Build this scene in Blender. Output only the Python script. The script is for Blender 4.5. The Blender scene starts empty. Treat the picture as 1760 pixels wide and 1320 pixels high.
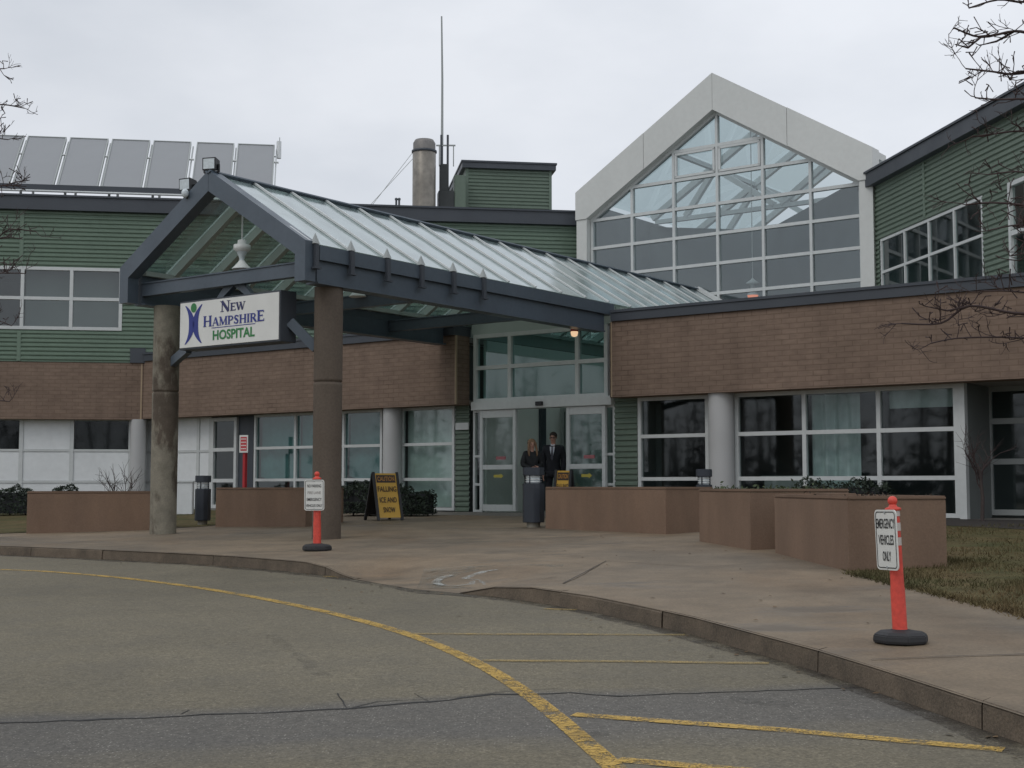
import bpy, bmesh, math, random
from mathutils import Vector, Matrix
random.seed(7)
SC = bpy.context.scene
COL = SC.collection
PI = math.pi
R = math.radians

# ------------------------------------------------------------------ site frame
FPX = 2320.0; CZ = 0.57; PHI = math.atan(175 / FPX)
TH = R(36.5)
UX = (math.cos(TH), -math.sin(TH)); VX = (math.sin(TH), math.cos(TH))
K = .029; V0 = 23.2; VW = 22.7

def ray(px, py):
    x = px - 880; y = 660 - py
    return (x, FPX * math.cos(PHI) - y * math.sin(PHI), FPX * math.sin(PHI) + y * math.cos(PHI))

class Frame:
    """a vertical wall frame: s runs along the wall, n points away into it, z is up"""
    def __init__(s, o, t, m): s.o = o; s.t = t; s.m = m
    def hit(s, px, py, n=0.0):
        d = ray(px, py)
        dn = d[0] * s.m[0] + d[1] * s.m[1]
        k = (n + s.o[0] * s.m[0] + s.o[1] * s.m[1]) / dn
        x = d[0] * k - s.o[0]; y = d[1] * k - s.o[1]
        return (x * s.t[0] + y * s.t[1], CZ + d[2] * k)
    def S(s, px, py, n=0.0): return s.hit(px, py, n)[0]
    def Z(s, px, py, n=0.0): return s.hit(px, py, n)[1]
    def P(s, a, n, z): return Vector((s.o[0] + a * s.t[0] + n * s.m[0], s.o[1] + a * s.t[1] + n * s.m[1], z))

def ground_at(px, py, dz=0.0):
    d = ray(px, py); dv = d[0] * VX[0] + d[1] * VX[1]
    k = (-K * V0 + dz - CZ) / (d[2] - K * dv)
    return Vector((d[0] * k, d[1] * k, CZ + d[2] * k))
def uv_of(p): return (p[0] * UX[0] + p[1] * UX[1], p[0] * VX[0] + p[1] * VX[1])
def zt(x, y, py):  # height at a plan point seen on picture row py
    t = math.tan(PHI + math.atan((660 - py) / FPX)); return CZ + t * y
FM = Frame((0, 0), UX, VX)
a85 = R(8.5)
_p = FM.P(FM.S(245, 700, VW), VW, 0)
FA = Frame((_p.x, _p.y), (math.cos(a85), math.sin(a85)), (-math.sin(a85), math.cos(a85)))
_p = FM.P(FM.S(1503, 400, 30.5), 30.5, 0)
FC = Frame((_p.x, _p.y), (math.sin(a85), -math.cos(a85)), (math.cos(a85), math.sin(a85)))
def slope_z(v): return K * (min(v, V0) - V0) if v > -2 else K * (-2 - V0)
def gz(x, y): return slope_z(x * VX[0] + y * VX[1])

# ------------------------------------------------------------------ materials
def nodes_of(name):
    m = bpy.data.materials.new(name); m.use_nodes = True
    nt = m.node_tree; nt.nodes.clear()
    out = nt.nodes.new('ShaderNodeOutputMaterial')
    return m, nt, out
def lk(nt, a, b): nt.links.new(a, b)
def coords(nt, kind='Object', scale=(1, 1, 1)):
    tc = nt.nodes.new('ShaderNodeTexCoord'); mp = nt.nodes.new('ShaderNodeMapping')
    mp.inputs['Scale'].default_value = scale
    lk(nt, tc.outputs[kind], mp.inputs['Vector']); return mp.outputs['Vector']
def noise(nt, vec, scale, detail=5, rough=.55):
    n = nt.nodes.new('ShaderNodeTexNoise'); n.inputs['Scale'].default_value = scale
    n.inputs['Detail'].default_value = detail; n.inputs['Roughness'].default_value = rough
    lk(nt, vec, n.inputs['Vector']); return n.outputs['Fac']
def rng(nt, v, a, b, c, d):
    m = nt.nodes.new('ShaderNodeMapRange'); m.clamp = True
    for i, x in zip((1, 2, 3, 4), (a, b, c, d)): m.inputs[i].default_value = x
    lk(nt, v, m.inputs[0]); return m.outputs[0]
def mth(nt, op, a, b):
    m = nt.nodes.new('ShaderNodeMath'); m.operation = op
    for i, x in enumerate((a, b)):
        if hasattr(x, 'is_linked'): lk(nt, x, m.inputs[i])
        else: m.inputs[i].default_value = x
    return m.outputs[0]
def mixc(nt, fac, a, b):
    m = nt.nodes.new('ShaderNodeMix'); m.data_type = 'RGBA'
    if hasattr(fac, 'is_linked'): lk(nt, fac, m.inputs[0])
    else: m.inputs[0].default_value = fac
    for i, c in ((6, a), (7, b)):
        if hasattr(c, 'is_linked'): lk(nt, c, m.inputs[i])
        else: m.inputs[i].default_value = (*c[:3], 1)
    return m.outputs[2]
def scalec(nt, col, val):
    h = nt.nodes.new('ShaderNodeHueSaturation')
    if hasattr(col, 'is_linked'): lk(nt, col, h.inputs['Color'])
    else: h.inputs['Color'].default_value = (*col[:3], 1)
    lk(nt, val, h.inputs['Value']); return h.outputs[0]
def bsdf(nt, out, col, rough=.6, metal=0.0, spec=.5, bump=None, bstr=.3, bdist=.01):
    b = nt.nodes.new('ShaderNodeBsdfPrincipled')
    if hasattr(col, 'is_linked'): lk(nt, col, b.inputs['Base Color'])
    else: b.inputs['Base Color'].default_value = (*col[:3], 1)
    if hasattr(rough, 'is_linked'): lk(nt, rough, b.inputs['Roughness'])
    else: b.inputs['Roughness'].default_value = rough
    b.inputs['Metallic'].default_value = metal
    b.inputs['Specular IOR Level'].default_value = spec
    if bump is not None:
        bp = nt.nodes.new('ShaderNodeBump'); bp.inputs['Strength'].default_value = bstr; bp.inputs['Distance'].default_value = bdist
        lk(nt, bump, bp.inputs['Height']); lk(nt, bp.outputs[0], b.inputs['Normal'])
    lk(nt, b.outputs[0], out.inputs['Surface']); return b
def MAT(name, col, rough=.6, var=.12, sc=1.5, fine=0, fvar=.15, metal=0.0, spec=.5, bstr=0, stretch=(1, 1, 1)):
    m, nt, out = nodes_of(name); vec = coords(nt, 'Object', stretch)
    v = rng(nt, noise(nt, vec, sc), .25, .75, 1 - var, 1 + var)
    f = None
    if fine:
        f = noise(nt, coords(nt), fine, 3); v = mth(nt, 'MULTIPLY', v, rng(nt, f, .3, .7, 1 - fvar, 1 + fvar))
    r = rng(nt, noise(nt, vec, sc * 2.3), .3, .7, max(.02, rough - .08), min(1, rough + .08))
    bsdf(nt, out, scalec(nt, col, v), r, metal, spec, f if bstr else None, bstr)
    return m
def GLASS(name, tint, r0=.09, rough=.03, frost=0.0, frostcol=(.6, .66, .66), streak=False):
    m, nt, out = nodes_of(name)
    tr = nt.nodes.new('ShaderNodeBsdfTransparent'); tr.inputs[0].default_value = (*tint, 1)
    base = tr.outputs[0]
    if frost:
        df = nt.nodes.new('ShaderNodeBsdfDiffuse'); df.inputs[0].default_value = (*frostcol, 1)
        mx = nt.nodes.new('ShaderNodeMixShader')
        fr = rng(nt, noise(nt, coords(nt, 'Object', (1, 1, .4)), 2.2, 6), .3, .75, frost * .5, min(1, frost * 1.5))
        lk(nt, fr, mx.inputs[0]); lk(nt, base, mx.inputs[1]); lk(nt, df.outputs[0], mx.inputs[2]); base = mx.outputs[0]
    gl = nt.nodes.new('ShaderNodeBsdfGlossy'); gl.inputs['Roughness'].default_value = rough
    gl.inputs[0].default_value = (.92, .96, .97, 1)
    bp = nt.nodes.new('ShaderNodeBump'); bp.inputs['Strength'].default_value = .03; bp.inputs['Distance'].default_value = .01
    lk(nt, noise(nt, coords(nt), 1.1, 2), bp.inputs['Height']); lk(nt, bp.outputs[0], gl.inputs['Normal'])
    lw = nt.nodes.new('ShaderNodeLayerWeight'); lw.inputs['Blend'].default_value = .5
    p = mth(nt, 'POWER', lw.outputs['Facing'], 4.0)
    fac = mth(nt, 'ADD', mth(nt, 'MULTIPLY', p, 1 - r0), r0)
    mx = nt.nodes.new('ShaderNodeMixShader'); lk(nt, fac, mx.inputs[0]); lk(nt, base, mx.inputs[1]); lk(nt, gl.outputs[0], mx.inputs[2])
    lk(nt, mx.outputs[0], out.inputs['Surface']); return m

def brick_mat():
    m, nt, out = nodes_of('brown_brick'); vec = coords(nt, 'UV')
    b = nt.nodes.new('ShaderNodeTexBrick'); lk(nt, vec, b.inputs['Vector'])
    b.inputs['Scale'].default_value = 1; b.inputs['Brick Width'].default_value = .3; b.inputs['Row Height'].default_value = .098
    b.inputs['Mortar Size'].default_value = .010; b.inputs['Mortar Smooth'].default_value = .3; b.inputs['Bias'].default_value = -.1
    b.inputs['Color1'].default_value = (.222, .160, .122, 1); b.inputs['Color2'].default_value = (.204, .146, .112, 1); b.inputs['Mortar'].default_value = (.176, .125, .093, 1)
    n1 = rng(nt, noise(nt, coords(nt, 'UV', (1, 2.2, 1)), .8, 7), .28, .74, .84, 1.12)
    n2 = rng(nt, noise(nt, coords(nt, 'UV', (3, 9, 1)), 1.5, 4), .3, .7, .86, 1.1)
    n3 = rng(nt, noise(nt, coords(nt, 'UV', (2.2, .25, 1)), 1.2, 4), .5, .8, 1, .84)
    open_j = mth(nt, 'MULTIPLY', b.outputs['Fac'], rng(nt, noise(nt, coords(nt, 'UV'), .9, 5, .6), .55, .7, .05, .65))
    bcol = mixc(nt, open_j, b.outputs['Color'], (.085, .058, .042))
    col = scalec(nt, bcol, mth(nt, 'MULTIPLY', mth(nt, 'MULTIPLY', n1, n2), n3))
    bsdf(nt, out, col, .85, 0, .2, b.outputs['Fac'], .25, -.006); return m
def asphalt_mat(name, base, speck, sp_lo, band=None):
    m, nt, out = nodes_of(name); vec = coords(nt, 'Object')
    big = rng(nt, noise(nt, vec, .22, 6), .3, .7, .84, 1.12)
    mid = rng(nt, noise(nt, vec, 1.7, 6, .65), .3, .72, .86, 1.12)
    tracks = rng(nt, noise(nt, coords(nt, 'Object', (.25, 1.4, 1)), .5, 4), .35, .7, .93, 1.05)
    fine = noise(nt, vec, 60, 3, .7)
    fv = mth(nt, 'MULTIPLY', rng(nt, fine, .3, .7, .58, 1.42), rng(nt, noise(nt, vec, 22, 5, .75), .3, .7, .74, 1.26))
    vor = nt.nodes.new('ShaderNodeTexVoronoi'); vor.inputs['Scale'].default_value = 62; lk(nt, vec, vor.inputs['Vector'])
    keep = nt.nodes.new('ShaderNodeSeparateColor'); lk(nt, vor.outputs['Color'], keep.inputs[0])
    sp = mth(nt, 'MULTIPLY', rng(nt, vor.outputs['Distance'], .22, .3, 1, 0), rng(nt, keep.outputs[0], sp_lo, sp_lo + .1, 0, 1))
    val = mth(nt, 'MULTIPLY', mth(nt, 'MULTIPLY', big, mid), mth(nt, 'MULTIPLY', fv, tracks))
    col = mixc(nt, sp, base, speck)
    if band:   # a newer, bluer and coarser strip runs along the long crack
        mp = nt.nodes.new('ShaderNodeMapping'); mp.inputs['Rotation'].default_value = (0, 0, -band[0]); lk(nt, vec, mp.inputs[0])
        sx = nt.nodes.new('ShaderNodeSeparateXYZ'); lk(nt, mp.outputs[0], sx.inputs[0])
        wob = mth(nt, 'MULTIPLY', mth(nt, 'SUBTRACT', noise(nt, coords(nt, 'Object', (.5, 1, 1)), .9, 6, .6), .5), 1.3)
        f = rng(nt, mth(nt, 'ADD', sx.outputs[1], wob), band[1] - band[2], band[1] - band[2] + .7, 0, 1)
        wob2 = mth(nt, 'MULTIPLY', mth(nt, 'SUBTRACT', noise(nt, vec, .7, 6, .6), .5), .5)
        f = mth(nt, 'MULTIPLY', f, rng(nt, mth(nt, 'ADD', sx.outputs[1], wob2), band[1] + .05, band[1] + .3, 1, 0))
        blu = mixc(nt, sp, (.112, .103, .088), (.34, .32, .28)); col = mixc(nt, f, col, blu)
    col = scalec(nt, col, val)
    # oil and damp stains
    st = rng(nt, noise(nt, vec, .8, 9, .72), .60, .72, 0, .45)
    col = mixc(nt, st, col, tuple(c * .55 for c in base))
    bsdf(nt, out, col, rng(nt, mid, .86, 1.12, .62, .82), 0, .35, fine, .35, .01); return m
def sidewalk_mat():
    m, nt, out = nodes_of('stained_concrete'); vec = coords(nt, 'Object')
    n1 = noise(nt, vec, .35, 7, .6); n2 = noise(nt, vec, 1.6, 7, .68); n3 = noise(nt, vec, 45, 3, .7)
    col = mixc(nt, rng(nt, n1, .40, .60, 0, 1), (.205, .157, .105), (.155, .124, .088))
    rust = rng(nt, noise(nt, coords(nt, 'Object', (1, .5, 1)), .5, 6), .5, .68, 0, .6)
    col = mixc(nt, rust, col, (.175, .112, .060))
    col = scalec(nt, col, mth(nt, 'MULTIPLY', rng(nt, n2, .3, .7, .72, 1.2), rng(nt, n3, .3, .7, .8, 1.2)))
    # damp patches
    damp = rng(nt, noise(nt, coords(nt, 'Object', (.6, 1.2, 1)), .9, 6, .6), .56, .68, 0, 1)
    col = mixc(nt, mth(nt, 'MULTIPLY', damp, .6), col, (.095, .075, .055))
    bsdf(nt, out, col, rng(nt, damp, 0, 1, .72, .36), 0, .4, n3, .2, .008); return m
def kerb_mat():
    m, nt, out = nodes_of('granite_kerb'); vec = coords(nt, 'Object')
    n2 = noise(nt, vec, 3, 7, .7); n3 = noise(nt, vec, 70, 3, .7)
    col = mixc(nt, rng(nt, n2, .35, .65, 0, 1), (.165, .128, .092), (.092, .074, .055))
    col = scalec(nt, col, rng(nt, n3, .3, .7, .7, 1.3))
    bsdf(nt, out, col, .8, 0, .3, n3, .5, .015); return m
def concrete_col_mat():
    m, nt, out = nodes_of('weathered_column'); vec = coords(nt, 'Object')
    n1 = noise(nt, coords(nt, 'Object', (1.2, 1.2, .5)), 1.6, 7, .62); n2 = noise(nt, vec, 6, 6); n3 = noise(nt, vec, 40, 3)
    f = rng(nt, n1, .44, .52, 0, 1)
    col = mixc(nt, f, (.105, .085, .066), (.235, .215, .17))
    col = scalec(nt, col, mth(nt, 'MULTIPLY', rng(nt, n2, .3, .7, .8, 1.15), rng(nt, n3, .3, .7, .9, 1.1)))
    bsdf(nt, out, col, .85, 0, .2, n2, .3, .01); return m
def worn_paint(name, col, lo, hi, cracks=False):
    m, nt, out = nodes_of(name); vec = coords(nt, 'Object')
    w = noise(nt, vec, 5, 9, .75)
    w2 = noise(nt, coords(nt, 'Object', (1, 1, 1)), 70, 4, .8)
    keep = rng(nt, mth(nt, 'ADD', mth(nt, 'MULTIPLY', w, .55), mth(nt, 'MULTIPLY', w2, .45)), lo, hi, 0, 1)
    if cracks:
        vo = nt.nodes.new('ShaderNodeTexVoronoi'); vo.feature = 'DISTANCE_TO_EDGE'; vo.inputs['Scale'].default_value = 13; lk(nt, coords(nt, 'Object', (.8, 1.6, 1)), vo.inputs['Vector'])
        keep = mth(nt, 'MULTIPLY', keep, rng(nt, vo.outputs['Distance'], .012, .05, .25, 1))
    b = nt.nodes.new('ShaderNodeBsdfPrincipled'); b.inputs['Roughness'].default_value = .65
    lk(nt, scalec(nt, col, rng(nt, w2, .3, .7, .75, 1.15)), b.inputs['Base Color'])
    tr = nt.nodes.new('ShaderNodeBsdfTransparent'); mx = nt.nodes.new('ShaderNodeMixShader')
    lk(nt, keep, mx.inputs[0]); lk(nt, tr.outputs[0], mx.inputs[1]); lk(nt, b.outputs[0], mx.inputs[2]); lk(nt, mx.outputs[0], out.inputs['Surface'])
    return m
def grass_mat(name, c1, c2, sc=3):
    m, nt, out = nodes_of(name); vec = coords(nt, 'Object')
    col = mixc(nt, rng(nt, noise(nt, vec, sc * .25, 5), .35, .65, 0, 1), c1, c2)
    col = scalec(nt, col, mth(nt, 'MULTIPLY', rng(nt, noise(nt, vec, sc, 6), .3, .7, .7, 1.3), rng(nt, noise(nt, vec, 50, 3), .3, .7, .7, 1.3)))
    bsdf(nt, out, col, .9, 0, .1); return m
def emis(name, col, s):
    m, nt, out = nodes_of(name); e = nt.nodes.new('ShaderNodeEmission'); e.inputs[0].default_value = (*col, 1); e.inputs[1].default_value = s
    lk(nt, e.outputs[0], out.inputs['Surface']); return m

m_brick = brick_mat()
m_asph = asphalt_mat('old_asphalt', (.150, .130, .089), (.24, .21, .16), .7)
m_walk = sidewalk_mat(); m_kerb = kerb_mat(); m_colm = concrete_col_mat()
m_yel = worn_paint('worn_yellow_paint', (.50, .315, .06), .42, .53, True)
m_yel2 = worn_paint('faded_yellow_paint', (.33, .235, .08), .38, .60)
m_wht = worn_paint('worn_white_paint', (.42, .43, .40), .45, .60)
m_blu = worn_paint('faded_blue_paint', (.19, .185, .15), .46, .66)
m_crack = MAT('crack_tar', (.018, .017, .016), .8)
m_joint = MAT('joint_dirt', (.06, .05, .04), .9)
m_green = MAT('green_siding', (.132, .188, .140), .55, .1, .6, 9, .06)
m_green2 = MAT('dull_green_siding', (.128, .172, .132), .55, .1, .6, 9, .06)
m_navy = MAT('slate_blue_metal', (.072, .093, .116), .42, .12, .8, 12, .06)
m_navyd = MAT('dark_fascia_metal', (.05, .058, .07), .5, .12, .8)
m_white = MAT('white_panel', (.72, .74, .74), .5, .06, .5, 6, .04)
m_fascia = MAT('pale_fascia_panel', (.60, .61, .585), .5, .07, .35, 8, .03, stretch=(1, 1, .3))
m_alum = MAT('pale_aluminium', (.56, .58, .57), .4, .06, 1, 10, .04)
m_alumd = MAT('grey_aluminium', (.33, .35, .34), .42, .1, 1)
m_rib = MAT('grey_green_rib', (.40, .45, .42), .45, .08, 1)
m_soff = MAT('grey_soffit', (.3, .28, .25), .8)
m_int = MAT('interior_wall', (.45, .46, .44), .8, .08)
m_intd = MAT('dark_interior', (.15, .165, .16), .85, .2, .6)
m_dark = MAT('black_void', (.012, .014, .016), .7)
m_curt = MAT('pale_curtain', (.66, .74, .71), .85, .12, 1.2, 5, .1, stretch=(3, 3, .6))
m_teal = MAT('teal_tinted_blind', (.24, .335, .32), .7, .2, .9, 5, .08)
m_rcol = MAT('grey_round_column', (.44, .44, .435), .6, .07, 1)
m_plant = MAT('tan_stucco', (.200, .130, .088), .85, .2, 1.6, 45, .09, bstr=.2, stretch=(1, 1, .35))
m_plantd = MAT('stained_stucco_cap', (.180, .118, .080), .85, .2, 1.2, 60, .06, bstr=.1)
m_soil = MAT('dark_soil', (.045, .034, .025), .95, .3, 6)
m_orange = MAT('orange_plastic', (.66, .07, .045), .5, .2, 5, 26, .16, stretch=(1, 1, .4))
m_rubber = MAT('black_rubber', (.022, .022, .024), .7, .2, 3)
m_signw = MAT('white_sign_sheet', (.70, .70, .66), .4, .05, 3)
m_black = MAT('black_lettering', (.016, .016, .018), .5)
m_grayt = MAT('faded_lettering', (.33, .30, .28), .6)
m_ref = MAT('reflective_band', (.55, .50, .46), .35, .1, 5)
m_red = MAT('red_sign_paint', (.42, .025, .03), .5, .1, 3)
m_amber = MAT('amber_sign_sheet', (.62, .36, .05), .5, .1, 3)
m_blue = MAT('royal_blue_lettering', (.018, .03, .22), .4)
m_blued = MAT('navy_lettering', (.015, .018, .10), .4)
m_greenl = MAT('green_lettering', (.02, .19, .045), .4)
m_boll = MAT('dark_blue_bollard', (.035, .042, .054), .45, .12, 2)
m_lens = MAT('clear_lens', (.6, .66, .68), .12, .15, 20)
m_steel = MAT('weathered_steel', (.235, .215, .185), .45, .40, 1.3, 6, .16, metal=.45, stretch=(1.5, 1.5, .5))
m_bark = MAT('dark_bark', (.058, .045, .04), .9, .2, 6)
m_twig = MAT('red_brown_twig', (.055, .036, .034), .9, .2, 6)
m_leaf = MAT('dark_evergreen_leaf', (.018, .03, .016), .7, .4, 3)
m_leaf2 = MAT('dull_green_leaf', (.055, .075, .03), .7, .4, 3)
m_solar = MAT('grey_collector_glass', (.27, .28, .29), .45, .04, .4)
m_lampw = MAT('white_enamel', (.75, .76, .74), .35, .04, 3)
m_skin = MAT('skin', (.48, .27, .20), .55, .06, 8)
m_suit = MAT('black_suit_cloth', (.012, .013, .018), .8, .15, 4)
m_coat = MAT('black_coat_cloth', (.010, .011, .013), .75, .15, 4)
m_shirt = MAT('white_shirt_cloth', (.66, .68, .74), .7)
m_tie = MAT('dark_tie_cloth', (.06, .06, .08), .6)
m_hairb = MAT('short_brown_hair', (.03, .02, .014), .7)
m_hair = MAT('dark_blond_hair', (.20, .115, .06), .6, .3, 25, stretch=(1, 1, .2))
m_shoe = MAT('shoe_leather', (.015, .013, .012), .4)
m_glow = emis('lit_lamp_glass', (1.0, .68, .42), .8)
m_glowr = emis('lit_red_lamp_glass', (1.0, .30, .16), 1.0)
m_grass = grass_mat('dry_lawn', (.115, .088, .045), (.065, .068, .03), 5)
m_blade = grass_mat('dry_grass_blades', (.15, .112, .06), (.062, .066, .03), 4)
m_mulch = MAT('dark_mulch', (.03, .024, .02), .95, .4, 8, 40, .4)
m_far = grass_mat('far_ground', (.10, .10, .06), (.13, .12, .08), .4)
m_roofm = MAT('flat_roof_gravel', (.22, .21, .2), .9, .15, 1, 30, .2)
g_win = GLASS('grey_window_glass', (.62, .70, .68), .10)
g_dark = GLASS('dark_window_glass', (.56, .63, .63), .055)
g_teal = GLASS('teal_window_glass', (.44, .62, .62), .08)
g_atr = GLASS('atrium_glass', (.60, .66, .67), .13)
g_roof = GLASS('canopy_roof_glass', (.50, .60, .56), .13, .12, .36, (.50, .60, .60))
g_sky = GLASS('skylight_glass', (.74, .82, .82), .08)

# ------------------------------------------------------------------ mesh builder
class MB:
    def __init__(s): s.v = []; s.f = []; s.mi = []; s.smooth = []; s.cur = 0
    def add(s, pts, faces, sm=False):
        b = len(s.v); s.v += [Vector(p) for p in pts]
        for f in faces: s.f.append([b + i for i in f]); s.mi.append(s.cur); s.smooth.append(sm)
    def quad(s, a, b, c, d): s.add([a, b, c, d], [(0, 1, 2, 3)])
    def poly(s, pts): s.add(pts, [tuple(range(len(pts)))])
    def hexa(s, p): s.add(p, [(3, 2, 1, 0), (4, 5, 6, 7), (0, 1, 5, 4), (1, 2, 6, 5), (2, 3, 7, 6), (3, 0, 4, 7)])
    def fbox(s, F, s0, s1, n0, n1, z0, z1):
        s0, s1 = min(s0, s1), max(s0, s1); n0, n1 = min(n0, n1), max(n0, n1); z0, z1 = min(z0, z1), max(z0, z1)
        s.hexa([F.P(s0, n0, z0), F.P(s1, n0, z0), F.P(s1, n1, z0), F.P(s0, n1, z0), F.P(s0, n0, z1), F.P(s1, n0, z1), F.P(s1, n1, z1), F.P(s0, n1, z1)])
    def box(s, c, sx, sy, sz, rot=0.0):
        m = Matrix.Rotation(rot, 3, 'Z'); c = Vector(c)
        s.hexa([c + m @ Vector((x * sx / 2, y * sy / 2, z * sz)) for z in (0, 1) for x, y in ((-1, -1), (1, -1), (1, 1), (-1, 1))])
    def prism(s, pts, off):
        n = len(pts); off = Vector(off); pts = [Vector(p) for p in pts]
        s.add(pts + [p + off for p in pts], [tuple(range(n))[::-1], tuple(range(n, 2 * n))] + [(i, (i + 1) % n, n + (i + 1) % n, n + i) for i in range(n)])
    def beam(s, p, q, w, h, up=(0, 0, 1)):
        p, q = Vector(p), Vector(q); d = (q - p).normalized(); up = Vector(up)
        if abs(d.dot(up)) > .98: up = Vector((VX[0], VX[1], 0))
        r = d.cross(up).normalized(); t = r.cross(d).normalized()
        o = [(-1, -1), (1, -1), (1, 1), (-1, 1)]
        s.hexa([p + r * a * w / 2 + t * b * h / 2 for a, b in o] + [q + r * a * w / 2 + t * b * h / 2 for a, b in o])
    def tube(s, pts, rad, seg=8, caps=True, sm=True):
        pts = [Vector(p) for p in pts]
        if not hasattr(rad, '__len__'): rad = [rad] * len(pts)
        base = len(s.v); up = None; n = len(pts)
        ring = []
        for i, p in enumerate(pts):
            d = (pts[min(i + 1, n - 1)] - pts[max(i - 1, 0)]).normalized()
            if up is None:
                up = Vector((0, 0, 1)) if abs(d.z) < .9 else Vector((1, 0, 0))
            r = d.cross(up).normalized(); up = r.cross(d).normalized()
            ring += [p + (r * math.cos(2 * PI * k / seg) + up * math.sin(2 * PI * k / seg)) * rad[i] for k in range(seg)]
        fs = [(i * seg + k, i * seg + (k + 1) % seg, (i + 1) * seg + (k + 1) % seg, (i + 1) * seg + k) for i in range(n - 1) for k in range(seg)]
        s.add(ring, fs, sm)
        if caps: s.add(ring[:seg], [tuple(range(seg))[::-1]]); s.add(ring[-seg:], [tuple(range(seg))])
    def lathe(s, c, prof, seg=20, sm=True):
        c = Vector(c); pts = []; n = len(prof)
        for r, z in prof: pts += [c + Vector((r * math.cos(2 * PI * k / seg), r * math.sin(2 * PI * k / seg), z)) for k in range(seg)]
        s.add(pts, [(i * seg + k, i * seg + (k + 1) % seg, (i + 1) * seg + (k + 1) % seg, (i + 1) * seg + k) for i in range(n - 1) for k in range(seg)], sm)
        s.add(pts[:seg], [tuple(range(seg))[::-1]]); s.add(pts[-seg:], [tuple(range(seg))])
    def ball(s, c, r, sx=1, sy=1, sz=1, seg=14, rings=9):
        c = Vector(c); pts = []
        for i in range(rings + 1):
            t = PI * i / rings
            pts += [c + Vector((r * sx * math.sin(t) * math.cos(2 * PI * k / seg), r * sy * math.sin(t) * math.sin(2 * PI * k / seg), r * sz * math.cos(t))) for k in range(seg)]
        s.add(pts, [(i * seg + k, (i + 1) * seg + k, (i + 1) * seg + (k + 1) % seg, i * seg + (k + 1) % seg) for i in range(rings) for k in range(seg)], True)

OFF = {}
def mesh_obj(name, mb, mats, parent=None, bevel=0.0, recalc=True):
    off = OFF.get(parent.name, Vector()) if parent else Vector()
    if not isinstance(mats, (list, tuple)): mats = [mats]
    bm = bmesh.new()
    vs = [bm.verts.new(p - off) for p in mb.v]
    for f, mi, sm in zip(mb.f, mb.mi, mb.smooth):
        try:
            fc = bm.faces.new([vs[i] for i in f]); fc.material_index = mi; fc.smooth = sm
        except ValueError: pass
    if bevel:
        bmesh.ops.remove_doubles(bm, verts=bm.verts, dist=1e-5)
    if recalc: bmesh.ops.recalc_face_normals(bm, faces=bm.faces)
    if bevel:
        es = [e for e in bm.edges if len(e.link_faces) == 2 and e.calc_face_angle(0) > R(35)]
        bmesh.ops.bevel(bm, geom=es, offset=bevel, segments=2, affect='EDGES', clamp_overlap=True)
    bm.normal_update()
    uvl = bm.loops.layers.uv.new('UVMap')
    for f in bm.faces:
        n = f.normal
        t = Vector((0, 0, 1)).cross(n); flat = abs(n.z) > .75 or t.length < 1e-6
        if not flat: t.normalize()
        for l in f.loops:
            p = l.vert.co + off
            l[uvl].uv = (p.x, p.y) if flat else (p.dot(t), p.z)
    me = bpy.data.meshes.new(name); bm.to_mesh(me); bm.free()
    for m in mats: me.materials.append(m)
    o = bpy.data.objects.new(name, me); COL.objects.link(o)
    if parent: o.parent = parent
    OFF[o.name] = off
    return o
def thing(name, label, cat, loc=(0, 0, 0), group=None):
    o = bpy.data.objects.new(name, None); COL.objects.link(o)
    o.empty_display_size = .2; o.location = loc; o['label'] = label; o['category'] = cat
    if group: o['group'] = group
    OFF[o.name] = Vector(loc); return o
def struct(name, mb, mats, kind='structure', recalc=True):
    o = mesh_obj(name, mb, mats, None, 0, recalc); o['kind'] = kind; return o
def copy_thing(root, loc, rz=None, label=None):
    r = root.copy(); COL.objects.link(r); r.location = loc
    if rz is not None: r.rotation_euler = (0, 0, rz)
    if label: r['label'] = label
    for ch in list(root.children):
        c = ch.copy(); COL.objects.link(c); c.parent = r
        for g in list(ch.children):
            d = g.copy(); COL.objects.link(d); d.parent = c
    return r
def text_mb(mb, body, o, xd, yd, height=None, width=None, depth=.003, bold=0.0, center=True):
    """lettering laid on a sign face: o is the centre of the line, xd/yd its axes"""
    cu = bpy.data.curves.new('lettering', 'FONT'); cu.body = body; cu.size = 1; cu.offset = bold; cu.resolution_u = 3
    ob = bpy.data.objects.new('lettering', cu); COL.objects.link(ob)
    dg = bpy.context.evaluated_depsgraph_get(); me = ob.evaluated_get(dg).to_mesh()
    vs = [v.co.copy() for v in me.vertices]; fs = [tuple(p.vertices) for p in me.polygons]
    ob.evaluated_get(dg).to_mesh_clear(); bpy.data.objects.remove(ob); bpy.data.curves.remove(cu)
    x0 = min(v.x for v in vs); x1 = max(v.x for v in vs); y0 = min(v.y for v in vs); y1 = max(v.y for v in vs)
    kx = (width / (x1 - x0)) if width else None; ky = (height / (y1 - y0)) if height else None
    kx = kx or ky; ky = ky or kx
    xd, yd, o = Vector(xd), Vector(yd), Vector(o); nd = xd.cross(yd).normalized() * depth
    pts = [o + xd * ((v.x - (x0 + x1) / 2) * kx) + yd * ((v.y - (y0 + y1) / 2) * ky) + nd for v in vs]
    mb.add(pts, fs)

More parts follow.
